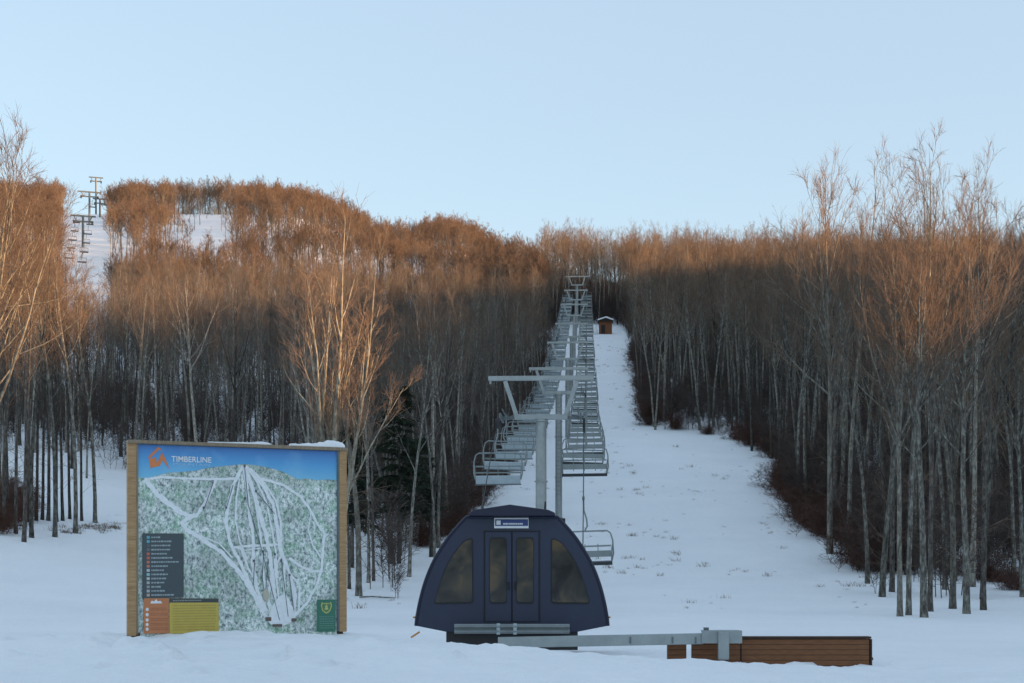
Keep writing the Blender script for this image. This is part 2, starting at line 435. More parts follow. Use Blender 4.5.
def tube_np(P, r, n):
    mb = MB(); mb.tube([tuple(q) for q in P], list(r), n, cap=False); return mb

def grow_tree(seed, H=20.0, r0=0.19, clear=0.42, nprim=12, spread=0.24, lo=48, hi=24, stems=None, leaders=3, sec=6, ter=5, qua=3, twig=1.0, sides=7, stubs=5, fork=(0.42, 0.66)):
    """-> (trunk mesh builder, crown verts, crown quads); a bole that breaks into several ascending leaders"""
    rng = np.random.default_rng(seed)
    tk = MB()
    S0 = []; S1 = []; Ra = []; Rb = []
    def axis_(P, rad, c0, npr, sp, foot):
        n = len(P) - 1
        tk.tube([tuple(q) for q in P], list(rad), sides if foot else 5, cap=False)
        P = np.array(P)
        def on(t):
            i = min(int(t * n), n - 1); f = t * n - i
            return P[i] * (1 - f) + P[i+1] * f, rad[i] * (1 - f) + rad[i+1] * f, P[i+1] - P[i]
        golden = rng.uniform(0, 6.28)
        for k in range(npr):
            t = c0 + (0.99 - c0) * ((k + rng.uniform(0, 1)) / npr)
            f = (t - c0) / (1 - c0)
            p, rt, td = on(t)
            golden += 2.4 + rng.normal(0, 0.4)
            d = rot_about(rng, td, R(lo + (hi - lo) * f + rng.normal(0, 8)), golden)
            L = sp * H * (1.1 - 0.62 * f) * rng.uniform(0.5, 1.25)
            C = curve(rng, p, d, L, 6, 0.11, 0.08)
            ra = min(rt * 0.6, 0.010 * L + 0.010); rb = 0.006 * twig
            tk.tube([tuple(q) for q in C], list(ra + (rb - ra) * np.linspace(0, 1, 7)), 4, cap=False)
            C = np.array(C)
            for j in range(sec):
                s_ = 0.25 + 0.75 * (j + rng.uniform(0, 1)) / sec
                i = min(int(s_ * 6), 5); q = C[i] + (C[i+1] - C[i]) * (s_ * 6 - i)
                d2 = rot_about(rng, C[i+1] - C[i], R(rng.uniform(16, 40)), rng.uniform(0, 6.28))
                L2 = max(0.5, L * 0.52 * (1.15 - 0.6 * s_)) * rng.uniform(0.6, 1.35)
                D = curve(rng, q, d2, L2, 3, 0.09, 0.12)
                rs = np.linspace(max(0.009, ra * 0.36), 0.0055, 4) * twig
                for m_ in range(3):
                    S0.append(D[m_]); S1.append(D[m_+1]); Ra.append(rs[m_]); Rb.append(rs[m_+1])
                for w in range(ter):
                    s3 = rng.uniform(0.2, 1.0); i3 = min(int(s3 * 3), 2); q3 = D[i3] + (D[i3+1] - D[i3]) * (s3 * 3 - i3)
                    d3 = rot_about(rng, D[i3+1] - D[i3], R(rng.uniform(14, 38)), rng.uniform(0, 6.28))
                    E = curve(rng, q3, d3, max(0.35, L2 * 0.55) * rng.uniform(0.6, 1.3), 2, 0.10, 0.14)
                    for m_ in range(2):
                        S0.append(E[m_]); S1.append(E[m_+1]); Ra.append((0.0070 - 0.0015 * m_) * twig); Rb.append((0.0055 - 0.002 * m_) * twig)
                    for w4 in range(qua):
                        d4 = rot_about(rng, E[2] - E[1], R(rng.uniform(14, 38)), rng.uniform(0, 6.28))
                        q4 = E[1] + (E[2] - E[1]) * rng.uniform(-0.6, 1)
                        S0.append(q4); S1.append(q4 + d4 * rng.uniform(0.2, 0.5)); Ra.append(0.005 * twig); Rb.append(0.0025 * twig)
    stems = stems or [(0.0, 0.0, 1.0, 1.0)]             # (lean angle, azimuth, height factor, radius factor)
    for (la, az, hf, rf) in stems:
        n = 16; P = [np.array([0, 0, -0.5])]; wx, wy = rng.normal(0, 0.009, 2)
        hh = H * hf
        dvec = np.array([math.sin(la) * math.cos(az), math.sin(la) * math.sin(az), math.cos(la)])
        for i in range(n):
            dvec = dvec + np.array([wx, wy, 0.02 if la else 0.0]) + rng.normal(0, 0.020, 3) * np.array([1, 1, 0]); dvec /= np.linalg.norm(dvec)
            if i == n // 2: wx, wy = -wx, -wy
            P.append(P[-1] + dvec * (hh + 0.5) / n)
        tt = np.linspace(0, 1, n + 1)
        rad = r0 * rf * ((1 - tt) ** 0.8 * 0.92 + 0.03) ; rad[0] *= 1.4; rad[1] *= 1.06
        axis_(P, rad, clear, nprim, spread, True)
        az0 = rng.uniform(0, 6.28)
        for q in range(leaders):
            t = rng.uniform(*fork); i = min(int(t * n), n - 1)
            p = np.array(P[i]); az0 += 2.1 + rng.normal(0, 0.5)
            d = rot_about(rng, np.array(P[i+1]) - p, R(rng.uniform(14, 28)), az0)
            L = (1 - t) * hh * rng.uniform(0.72, 0.98)
            C = curve(rng, p, d, L, 9, 0.055, 0.05)
            r1 = rad[i] * rng.uniform(0.55, 0.75)
            axis_(C, list(r1 * (1 - np.linspace(0, 1, 10)) ** 0.85 + 0.008), 0.22, max(6, int(nprim * 0.62)), spread * 0.72, False)
        P = np.array(P)
        for k in range(stubs):                          # thin dead side shoots on the lower bole
            t = rng.uniform(0.12, clear); i = min(int(t * n), n - 1); p = P[i] + (P[i+1] - P[i]) * (t * n - i)
            d = rot_about(rng, P[i+1] - P[i], R(rng.uniform(50, 85)), rng.uniform(0, 6.28)); L = rng.uniform(0.7, 2.4)
            C = curve(rng, p, d, L, 3, 0.08, 0.1)
            for m_ in range(3): S0.append(C[m_]); S1.append(C[m_+1]); Ra.append(0.014 - 0.003 * m_); Rb.append(0.011 - 0.003 * m_)
            for w in range(5):
                i = rng.integers(1, 4); d3 = rot_about(rng, d, R(rng.uniform(25, 55)), rng.uniform(0, 6.28))
                S0.append(C[i]); S1.append(C[i] + d3 * L * 0.4); Ra.append(0.008); Rb.append(0.004)
    V, Q = seg_batch(S0, S1, Ra, Rb)
    return tk, V, Q

class Kind: pass
def tree_kind(name, barkm, twigm, **kw):
    k = Kind(); tk, V, Q = grow_tree(**kw)
    k.trunk = tk.mesh(name + '_trunk', barkm, smooth=True); k.crown = pydata(name + '_crown', V, Q, twigm); k.H = kw.get('H', 20.0)
    return k
kinds = []
for i in range(7):
    kinds.append(tree_kind('hardwood', [M['bark'], M['bark_pale'], M['bark'], M['bark_dark']][i % 4], M['twig'], seed=20 + i, H=19.0, r0=0.15 + 0.02 * (i % 3), clear=0.44 + 0.05 * (i % 3), nprim=11, spread=0.19 + 0.02 * (i % 3), lo=48, hi=22, leaders=1 + i % 3, sec=5, ter=4, qua=2, fork=(0.55, 0.8)))
# trees of the shaded wood, the shade put into their greyer twig colour
grey_kinds = [tree_kind('grey_hardwood', [M['bark'], M['bark_dark'], M['bark_pale'], M['bark']][i], M['twig_shade'], seed=50 + i, H=19.0, r0=0.15 + 0.015 * i, clear=0.40 + 0.06 * (i % 3), nprim=10, spread=0.19, lo=44, hi=20, leaders=1 + i % 2, sec=5, ter=3, qua=2, fork=(0.5, 0.75)) for i in range(4)]
# tall edge trees, ascending limbs
edge_kinds = [tree_kind('edge_hardwood', [M['bark'], M['bark_pale'], M['bark']][i], M['twig'], seed=[62, 71, 64][i], H=15.8, r0=0.18, clear=0.42, nprim=17, spread=0.27, lo=52, hi=22, leaders=3, fork=(0.45, 0.65), stubs=12, sec=6, ter=4, qua=2) for i in range(3)]
fork_kind = tree_kind('forked_tree', M['bark_sunlit'], M['twig'], seed=81, H=14.0, r0=0.16, clear=0.52, nprim=8, spread=0.17, lo=34, hi=16, leaders=1, fork=(0.45, 0.55), sec=5, ter=3, qua=2,
                      stems=[(0.03, 2.8, 0.62, 1.0), (0.0, 0, 1.0, 0.9), (0.105, 3.3, 0.95, 0.7), (0.075, 0.2, 0.9, 0.65)])
lean_kind = tree_kind('leaning_tree', M['bark_sunlit'], M['twig'], seed=84, H=13.0, r0=0.155, clear=0.52, nprim=8, spread=0.17, lo=34, hi=16, leaders=1, sec=5, ter=3, qua=2, stems=[(0.085, 0.1, 0.95, 1.0), (0.05, 0.4, 0.8, 0.75)])
fan_kind = tree_kind('fan_tree', M['bark_sunlit'], M['twig'], seed=88, H=16.5, r0=0.16, clear=0.40, nprim=14, spread=0.26, lo=52, hi=24, leaders=3, fork=(0.4, 0.62), sec=6, ter=4, qua=3,
                     stems=[(0.05, 0.3, 1.0, 1.0), (0.11, 0.0, 0.95, 0.8)])

def put_tree(k, x, y, s=1.0, rz=None, label='', group=None, name='bare_tree', rad=1.0, cat='tree', tilt=0.0):
    t = thing(name, (x, y, gz(x, y) - 0.05), label, cat, group, rnd.uniform(0, 6.28) if rz is None else rz)
    t.scale = (s * rad, s * rad, s); t.rotation_euler[1] = tilt
    link('trunk', k.trunk, t); link('crown', k.crown, t)
    return t

placed = []
def hand(px, py, k, s=1.0, label='', rz=None, group=None, rad=1.0, Yd=None, tilt=0.0):
    if Yd: x, y = at(px, Yd), Yd
    else: x, y = hit(px, py)
    placed.append((x, y)); return put_tree(k, x, y, s, rz, label, group, rad=rad, tilt=tilt)

# --- the stand of tall trees at the edge of the lower run
hand(882, 597, edge_kinds[0], 1.02, 'tall bare tree at the end of the stand closest to the brown brush', rad=0.95)
hand(900, 616, edge_kinds[1], 0.90, 'tall straight pale trunk standing close beside a thinner trunk, first pair of the stand', rad=0.75)
hand(908.5, 615, kinds[0], 0.98, 'thin grey trunk tight beside a taller pale one, first pair of the stand', rad=0.8)
hand(924.5, 617, edge_kinds[2], 0.88, 'tall sunlit-topped tree slightly leaning, lowest base of the stand', rad=0.95, tilt=-0.012)
hand(930.5, 612, kinds[3], 0.95, 'dark trunk half hidden behind the leaning tall tree of the stand', rad=0.85)
hand(952.5, 609, kinds[1], 0.80, 'grey trunk in the middle of the stand, just before the pale mottled one', rad=1.15)
hand(966.5, 614, edge_kinds[0], 0.90, 'pale mottled tall trunk of the stand, before the dark thin one', rad=0.95)
hand(983.5, 610, kinds[3], 0.93, 'dark thin trunk just beyond the pale mottled trunk of the stand', rad=0.95)
hand(1023, 597, edge_kinds[2], 0.86, 'tall trunk cut by the edge of the picture beyond the stand', rad=0.9)
hand(943, 571, kinds[2], 1.12, 'slim grey tree in the second row of the stand, behind the middle trunk', rad=0.9)
hand(972, 587, kinds[5], 1.12, 'grey tree in the second row behind the pale mottled trunk', rad=0.8)
hand(915, 571, kinds[4], 1.12, 'slim tree in the second row between the pale pair and the leaning tree', rad=0.7)
hand(830, 545, edge_kinds[1], 1.50, 'tall pale trunk rising out of the brown brush at the run edge', rad=0.8, Yd=92)
hand(849, 545, kinds[1], 1.36, 'slimmer grey trunk rising out of the brush beside the tall pale one', rad=0.8, Yd=96)
hand(806, 500, kinds[2], 0.92, 'grey tree over the upper end of the brown brush', rad=0.9, Yd=112)
hand(752, 440, kinds[0], 0.95, 'pale-barked tree standing on the notch of the run edge above the brush', rad=1.0, Yd=150)
hand(655, 430, kinds[1], 0.85, 'pale tree out in front of the wood at the narrowing of the run', rad=1.0)
hand(700, 430, kinds[2], 0.95, 'bright straight trunk in front of the wood on the bulge of the run edge', rad=1.0)
hand(709, 432, kinds[4], 0.9, 'second straight trunk on the bulge of the run edge, lowest of its pair', rad=0.9)
# --- around the map board
hand(359, 596, kinds[1], 0.80, 'stout grey trunk standing closest of all beside the map board post', rad=1.25)
hand(368, 583, kinds[0], 0.80, 'slim trunk just behind the stout one beside the map board post', rad=0.75)
hand(373.5, 581, kinds[3], 0.76, 'dark slim trunk last of the three beside the map board post', rad=0.8)
hand(392.5, 564, kinds[2], 0.72, 'thick grey trunk between the map board and the navy hut, before the dark spruce', rad=1.5)
hand(399.5, 556, kinds[5], 0.78, 'trunk half hidden behind the thick grey one before the spruce', rad=0.9)
hand(422, 541, kinds[3], 0.85, 'dark trunk upslope of the navy hut, between the spruce and the lift', rad=1.1)
hand(438.5, 548, kinds[4], 0.9, 'pale slim trunk closest to the navy hut on its wooded side', rad=0.85)
hand(448, 529, kinds[1], 0.9, 'grey trunk a little upslope of the pale slim one by the navy hut', rad=0.8)
hand(458, 507, kinds[0], 0.9, 'last grey tree of the wood beside the lowest lift chairs', rad=0.75)
hand(433, 530, kinds[5], 0.9, 'thin trunk behind the pale slim one by the navy hut', rad=0.7)
hand(416, 523, kinds[2], 0.9, 'grey trunk behind the dark one upslope of the navy hut', rad=0.9)
hand(327, 440, fork_kind, 1.0, 'pale forked tree with sunlit limbs rising behind the snow-capped board corner', rz=0.0, Yd=50)
hand(336, 440, lean_kind, 0.92, 'pale leaning tree crossing beside the forked one behind the board corner', rz=0.0, Yd=50.5)
hand(-16, 560, fan_kind, 1.12, 'fan-crowned sunlit tree reaching in over the grove from the picture edge', rz=0.0, Yd=68)
# --- the dark group beyond the flat at the far side of the board
for (px, py, s, rad, lab) in [
    (16, 534, 0.86, 0.85, 'dark trunk at the outer end of the small snowbound grove'),
    (23.6, 542, 0.88, 0.9, 'dark trunk with the lowest base at the outer end of the grove'),
    (32, 538, 0.85, 1.0, 'dark trunk second lowest at the outer end of the grove'),
    (54.6, 537, 0.9, 1.0, 'dark trunk in the middle of the grove, its base in the open snow'),
    (75, 533, 0.9, 1.05, 'stout dark trunk with spreading root foot, towards the clearing side of the grove'),
    (95, 523, 0.85, 1.05, 'lone dark trunk at the clearing edge, closest to the map board')]:
    hand(px, py, kinds[3] if rad < 1 else kinds[0], s, lab, rad=rad)
for px, py in [(36, 521), (42, 520), (48, 521), (63, 521), (70, 519), (82, 521), (8, 526), (28, 522), (57, 522), (3, 530)]:
    hand(px, py, kinds[3], rnd.uniform(0.78, 0.92), 'thin dark trunk in the back row of the small grove at the clearing', group='thin trunks in the back row of the grove', rad=rnd.uniform(0.7, 0.95))

# --- the woods, tree by tree
def far_enough(x, y, d):
    return all((x - a) ** 2 + (y - b) ** 2 > d * d for a, b in placed)
n_wood = 0
cand = []
rg2 = random.Random(11)
yy = 48.0
while yy < 176:
    xx = -0.40 * yy - 4
    while xx < 0.40 * yy + 4:
        cand.append((xx + rg2.uniform(-1.5, 1.5), yy + rg2.uniform(-1.5, 1.5))); xx += 3.7
    yy += 3.7
cand.sort(key=lambda p: p[1])
LIM = 300 - len(placed)
for x, y in cand:
    if n_wood >= LIM: break
    if open_snow(x, y) or not far_enough(x, y, 2.2): continue
    u = x / y
    # deep inside, hidden by those in front
    if u > 0.30 and y > 120: continue
    if -0.37 < u < -0.16 and y < 60: continue
    px = 512 + F * u
    if x > 0:
        lab, grp = ('bare grey hardwood among many in the dense wood beyond the brown brush', 'hardwoods in the wood beyond the brush')
        if y < 95: lab, grp = ('bare grey hardwood in the wood close behind the tall stand', 'hardwoods close behind the tall stand')
        k = kinds[rg2.randrange(7)]; s = rg2.uniform(0.95, 1.2) * (0.88 if y < 82 else 1.0)
        if rg2.random() < 0.2: k = grey_kinds[rg2.randrange(4)]
    else:
        if u < -0.16: lab, grp = ('bare dark hardwood among many on the slope behind the clearing', 'hardwoods on the slope behind the clearing')
        elif y < 100: lab, grp = ('bare hardwood in the wood between the map board and the lift', 'hardwoods between the map board and the lift')
        else: lab, grp = ('bare hardwood among many in the wood along the descending lift chairs', 'hardwoods along the descending chairs')
        k = grey_kinds[rg2.randrange(4)] if rg2.random() < 0.85 else kinds[rg2.randrange(7)]; s = rg2.uniform(0.62, 0.88)
    placed.append((x, y)); n_wood += 1
    put_tree(k, x, y, s, None, lab, grp, rad=rg2.uniform(0.7, 1.1), tilt=rg2.gauss(0, 0.022))

# --- dark spruces behind the board corner
def spruce(H, seed):
    rng = np.random.default_rng(seed)
    tk = MB().tube([(0, 0, -0.3), (0.03, 0, H * 0.5), (0, 0.02, H)], [0.13, 0.08, 0.01], 7)
    S0 = []; S1 = []; A_ = []; B_ = []
    for k in range(120):
        t = rng.uniform(0.30, 0.98); z = t * H
        L = (1 - t) ** 0.6 * H * 0.22 * rng.uniform(0.6, 1.25) + 0.15
        az = rng.uniform(0, 6.28)
        d = np.array([math.cos(az), math.sin(az), rng.uniform(-0.25, 0.15)])
        P = curve(rng, np.array([0, 0, z]), d, L, 5, -0.03, 0.07)
        for m_ in range(5): S0.append(P[m_]); S1.append(P[m_+1]); A_.append(0.014); B_.append(0.01)
        for w in range(int(20 + L * 34)):
            s_ = rng.uniform(0.12, 1.0); i = min(int(s_ * 5), 4); q = P[i] + (P[i+1] - P[i]) * (s_ * 5 - i)
            dd = rot_about(rng, P[i+1] - P[i], R(rng.uniform(25, 70)), rng.uniform(0, 6.28)); dd[2] = dd[2] * 0.5 - 0.18
            S0.append(q); S1.append(q + dd * rng.uniform(0.15, 0.45)); A_.append(0.034); B_.append(0.012)
    V, Q = seg_batch(S0, S1, A_, B_)
    k = Kind(); k.trunk = tk.mesh('spruce_trunk', M['bark_dark'], smooth=True); k.crown = pydata('spruce_crown', V, Q, M['needle']); return k
sp1, sp2 = spruce(10.5, 5), spruce(7.5, 6)
put_tree(sp1, at(399, 88), 88, 1.08, 0.3, 'dark green spruce filling the gap behind the thick trunk', name='spruce_tree')
put_tree(sp2, at(352, 84), 84, 1.15, 1.3, 'smaller dark spruce behind the forked tree and the board corner', name='spruce_tree')
put_tree(sp2, at(421, 96), 96, 1.0, 2.3, 'dark young spruce deeper in the wood upslope of the navy hut', name='spruce_tree')

# --- red brown brush at the run edge
def brush_mesh(seed, h=2.4, n=70):
    rng = np.random.default_rng(seed); S0 = []; S1 = []; A_ = []; B_ = []
    for k in range(n):
        az = rng.uniform(0, 6.28); p = np.array([rng.normal(0, 0.55), rng.normal(0, 0.55), -0.1])
        d = np.array([math.cos(az) * 0.45, math.sin(az) * 0.45, 1.0]); L = h * rng.uniform(0.5, 1.1)
        P = curve(rng, p, d, L, 4, 0.02, 0.16)
        for m_ in range(4): S0.append(P[m_]); S1.append(P[m_+1]); A_.append(0.014 - 0.002 * m_); B_.append(0.012 - 0.002 * m_)
        for w in range(12):
            i = rng.integers(1, 5); q = P[i] * 0.6 + P[i-1] * 0.4
            dd = rot_about(rng, P[i] - P[i-1], R(rng.uniform(30, 75)), rng.uniform(0, 6.28)); e = q + dd * rng.uniform(0.3, 0.8)
            S0.append(q); S1.append(e); A_.append(0.009); B_.append(0.005)
            for w2 in range(3):
                d3 = rot_about(rng, dd, R(rng.uniform(25, 60)), rng.uniform(0, 6.28)); f_ = rng.uniform(0.3, 1)
                S0.append(q + (e - q) * f_); S1.append(q + (e - q) * f_ + d3 * rng.uniform(0.15, 0.4)); A_.append(0.008); B_.append(0.004)
    V, Q = seg_batch(S0, S1, A_, B_)
    return pydata('brush', V, Q, M['brush'])
brush = [brush_mesh(200 + i) for i in range(4)]
rb = random.Random(5)
def put_brush(x, y, s, lab, grp):
    o = link('shrub', brush[rb.randrange(4)]); o.location = (x, y, gz(x, y)); o.scale = (s * rb.uniform(1, 1.4), s * 1.1, s * rb.uniform(0.8, 1.15)); o.rotation_euler = (0, 0, rb.uniform(0, 6.28))
    tag(o, lab, 'shrub', grp)
for y in np.arange(84, 128, 1.9):
    for q in range(2):
        put_brush(edge_r(y) + 0.3 + q * 2.2 + rb.uniform(-0.5, 0.7), y, rb.uniform(0.7, 1.15), 'tangled red-brown bush in the brush belt at the lower run edge', 'bushes of the lower brush belt')
for y in np.arange(129, 270, 4.2):
    put_brush(edge_r(y) + rb.uniform(0.3, 2.0), y, rb.uniform(0.6, 1.15), 'red-brown bush under the trees along the upper run edge', 'bushes along the upper run edge')
for y in np.arange(96, 250, 5.0):
    put_brush(edge_l(y) - rb.uniform(0.5, 2.0), y, rb.uniform(0.7, 1.2), 'red-brown bush at the wood edge under the descending chairs', 'bushes under the descending chairs')
for px, py in [(5, 528), (14, 520), (-4, 533), (22, 515), (10, 505), (3, 497)]:
    x, y = hit(px, py); put_brush(x, y, rb.uniform(0.6, 0.9), 'low red-brown bush beside the dark grove at the picture edge', 'bushes beside the grove')
for px, py in [(952, 575), (1000, 582), (1012, 590), (930, 566), (985, 580)]:
    x, y = hit(px, py); put_brush(x, y, rb.uniform(0.45, 0.7), 'low brown bush between the trunks of the tall stand', 'bushes between the tall trunks')

# ------------------------------------------------------------------ far woods and undergrowth as masses
def scatter(name, meshes, pts, scales, label=None, picks=None):
    """one object: points that carry copies of a few meshes"""
    src = bpy.data.collections.new(name + '_source')
    for k, me in enumerate(meshes):
        o = bpy.data.objects.new('%s_source_%02d' % (name, k), me); src.objects.link(o)
    me = bpy.data.meshes.new(name); me.vertices.add(len(pts)); me.vertices.foreach_set('co', np.asarray(pts, np.float32).ravel())
    rng = np.random.default_rng(len(pts))
    for an, tp, dat in (('sc', 'FLOAT', np.asarray(scales, np.float32)), ('rz', 'FLOAT', rng.uniform(0, 6.28, len(pts)).astype(np.float32)), ('pick', 'INT', np.asarray(picks, np.int32) if picks is not None else rng.integers(0, len(meshes), len(pts)).astype(np.int32))):
        at_ = me.attributes.new(an, tp, 'POINT'); at_.data.foreach_set('value', dat)
    o = link(name, me)
    ng = bpy.data.node_groups.new(name, 'GeometryNodeTree')
    ng.interface.new_socket('Geometry', in_out='INPUT', socket_type='NodeSocketGeometry'); ng.interface.new_socket('Geometry', in_out='OUTPUT', socket_type='NodeSocketGeometry')
    N = ng.nodes; L = ng.links
    gi = N.new('NodeGroupInput'); go = N.new('NodeGroupOutput')
    ip = N.new('GeometryNodeInstanceOnPoints'); ci = N.new('GeometryNodeCollectionInfo')
    ci.inputs['Collection'].default_value = src; ci.inputs['Separate Children'].default_value = True; ci.inputs['Reset Children'].default_value = True
    def attr(nm, tp):
        a = N.new('GeometryNodeInputNamedAttribute'); a.data_type = tp; a.inputs['Name'].default_value = nm; return a.outputs['Attribute']
    L.new(gi.outputs[0], ip.inputs['Points']); L.new(ci.outputs[0], ip.inputs['Instance'])
    ip.inputs['Pick Instance'].default_value = True; L.new(attr('pick', 'INT'), ip.inputs['Instance Index'])
    cx = N.new('ShaderNodeCombineXYZ'); L.new(attr('rz', 'FLOAT'), cx.inputs['Z']); L.new(cx.outputs[0], ip.inputs['Rotation'])
    L.new(attr('sc', 'FLOAT'), ip.inputs['Scale']); L.new(ip.outputs[0], go.inputs[0])
    md = o.modifiers.new('scatter', 'NODES'); md.node_group = ng
    return tag(o, label, kind='stuff')

def joined(k):
    """trunk and crown of one kind in a single mesh with two materials"""
    bm = bmesh.new(); bm.from_mesh(k.trunk); nt_ = len(bm.faces); bm.from_mesh(k.crown)
    bm.faces.ensure_lookup_table()
    for i, f in enumerate(bm.faces): f.material_index = 0 if i < nt_ else 1
    me = bpy.data.meshes.new('wood_tree'); bm.to_mesh(me); bm.free()
    me.materials.append(k.trunk.materials[0]); me.materials.append(k.crown.materials[0])
    return me
far_kinds = [tree_kind('far_tree', [M['bark'], M['bark_pale'], M['bark'], M['bark_dark']][i % 4], M['twig_far'] if i < 5 else M['twig_unlit'], seed=120 + i, H=14.0, r0=0.15, clear=0.40, nprim=9, spread=0.25, lo=58, hi=28, leaders=3, sec=5, ter=4, qua=2, twig=1.9, sides=5, stubs=2) for i in range(7)]
mid = [joined(k) for k in kinds + grey_kinds]
far = [joined(k) for k in far_kinds]
rf = random.Random(23)
P_mid = []; S_mid = []; P_far = []; S_far = []; K_mid = []; K_far = []
yy = 110.0
while yy < 760:
    step = 3.8 if yy < 330 else 5.0
    xx = -0.42 * yy
    while xx < 0.42 * yy:
        x = xx + rf.uniform(-1.9, 1.9); y = yy + rf.uniform(-1.9, 1.9); xx += step
        if open_snow(x, y): continue
        if y < 178:
            if any((x - a) ** 2 + (y - b) ** 2 < 5.5 for a, b in placed): continue
        yc = float(np.interp(x / y, CREST_U, CREST_Y))
        if y > yc + (45 if x / y < 0.02 else 110): continue
        cl = mnoise.noise(Vector((x * 0.018, y * 0.018, 7.0)))
        if y < 300 or (x > 8 and y < 480):
            P_mid.append((x, y, gz(x, y) - 0.1)); S_mid.append(rf.uniform(0.60, 0.84) * (1.28 if x > 10 else 1.0))
            K_mid.append(rf.randrange(7) if (rf.random() < 0.35 if x < 0 else rf.random() < 0.85) else 7 + rf.randrange(4))
        else:
            P_far.append((x, y, gz(x, y) - 0.1)); S_far.append(rf.uniform(0.7, 1.0) * (1.0 + 0.35 * cl))
            dark = 0.12 + 1.1 * max(0.0, mnoise.noise(Vector((x * 0.011, y * 0.011, 2.0)))) + (0.55 if y > yc - 40 and x / y < -0.17 else 0)  # share of crowns given the unlit twig colour
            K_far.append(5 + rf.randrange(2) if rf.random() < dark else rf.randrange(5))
    yy += step
scatter('woods', mid, P_mid, S_mid, 'deep leafless hardwood forest filling the slopes on both sides of the lift run', K_mid)
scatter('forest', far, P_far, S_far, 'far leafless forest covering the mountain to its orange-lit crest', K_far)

def sapling_mesh(seed):
    rng = np.random.default_rng(seed); S0 = []; S1 = []; A_ = []; B_ = []
    H = 4.5
    for st in range(3):
        b = np.array([rng.normal(0, 0.5), rng.normal(0, 0.5), -0.1])
        P = curve(rng, b, np.array([rng.normal(0, 0.12), rng.normal(0, 0.12), 1.0]), H * rng.uniform(0.6, 1.1), 6, 0.02, 0.06)
        for m_ in range(6): S0.append(P[m_]); S1.append(P[m_+1]); A_.append(0.024 - 0.003 * m_); B_.append(0.021 - 0.003 * m_)
        for w in range(26):
            s_ = rng.uniform(0.12, 1); i = min(int(s_ * 6), 5); q = P[i] + (P[i+1] - P[i]) * (s_ * 6 - i)
            d = rot_about(rng, P[i+1] - P[i], R(rng.uniform(35, 75)), rng.uniform(0, 6.28)); E = curve(rng, q, d, rng.uniform(0.6, 1.6), 3, 0.08, 0.12)
            for m_ in range(3): S0.append(E[m_]); S1.append(E[m_+1]); A_.append(0.012); B_.append(0.009)
            for w2 in range(5):
                j = rng.integers(0, 3); d2 = rot_about(rng, E[j+1] - E[j], R(rng.uniform(25, 60)), rng.uniform(0, 6.28))
                S0.append(E[j]); S1.append(E[j] + d2 * rng.uniform(0.25, 0.7)); A_.append(0.009); B_.append(0.005)
    V, Q = seg_batch(S0, S1, A_, B_)
    return pydata('sapling', V, Q, M['sapling'])
Pu = []; Su = []
ru = random.Random(31)
for _ in range(16000):
    y = 66 + 270 * ru.random() ** 0.75; x = ru.uniform(-0.41, 0.41) * y
    if open_snow(x, y) or (x < 0 and y < 100 and ru.random() < 0.8): continue
    if x > 0 and y < 80 and ru.random() < 0.85: continue
    if x < -0.13 * y and (y < 112 or ru.random() < 0.6): continue
    Pu.append((x, y, gz(x, y))); Su.append(ru.uniform(0.5, 1.25))
    if len(Pu) > 5600: break
for _ in range(1500):
    y = ru.uniform(300, 520); x = ru.uniform(-0.03, 0.14) * y
    if open_snow(x, y): continue
    Pu.append((x, y, gz(x, y))); Su.append(ru.uniform(0.8, 1.6))
scatter('undergrowth', [sapling_mesh(300 + i) for i in range(5)], Pu, Su, 'brown leafless saplings crowding between the trunks of the wood')

# dead stalks on the run
def tuft_mesh(seed):
    rng = np.random.default_rng(seed); S0 = []; S1 = []
    for k in range(22):
        p = np.array([rng.normal(0, 0.16), rng.normal(0, 0.16), -0.03]); d = np.array([rng.normal(0, 0.5), rng.normal(0, 0.5), 1.0])
        S0.append(p); S1.append(p + d * rng.uniform(0.06, 0.28))
    V, Q = seg_batch(S0, S1, [0.008] * len(S0), [0.003] * len(S0)); return pydata('tuft', V, Q, M['straw'])
Pt = []; St = []
for _ in range(9000):
    y = 62 + 215 * ru.random() ** 1.5; x = ru.uniform(edge_l(y) - 4, edge_r(y) + 2)
    cl = mnoise.noise(Vector((x * 0.16, y * 0.10, 4.0)))
    if y < 80 and ru.random() < 0.75: continue
    if cl < 0.12 and ru.random() < 0.93: continue
    Pt.append((x, y, gz(x, y))); St.append(0.3 + 1.1 * ru.random() ** 2)
    if len(Pt) > 560: break
for px, py in [(72, 530), (83, 528), (92, 526), (105, 527), (60, 530), (112, 528), (98, 530), (118, 526)] * 10:
    x, y = hit(px + ru.uniform(-8, 8), py + ru.uniform(-3, 4)); Pt.append((x, y, gz(x, y))); St.append(ru.uniform(0.5, 1.1))
scatter('grass', [tuft_mesh(400 + i) for i in range(4)], Pt, St, 'dead grass stalks poking through the thin snow of the lift run')

# ------------------------------------------------------------------ chairlift
GAUGE = 2.05
rope_pts = [(46, 0.2), (52, 1.2), (58, 2.95), (63, 5.3), (68, 7.35), (110, 13.9), (160, 24.1), (200, 33.3), (240, 43.6), (278, 53.6), (310, 63.0), (330, 66.5)]
ropez = lambda y: float(np.interp(y, [p[0] for p in rope_pts], [p[1] for p in rope_pts])) - 0.0
heading = math.atan(0.0529)
line_rz = -heading

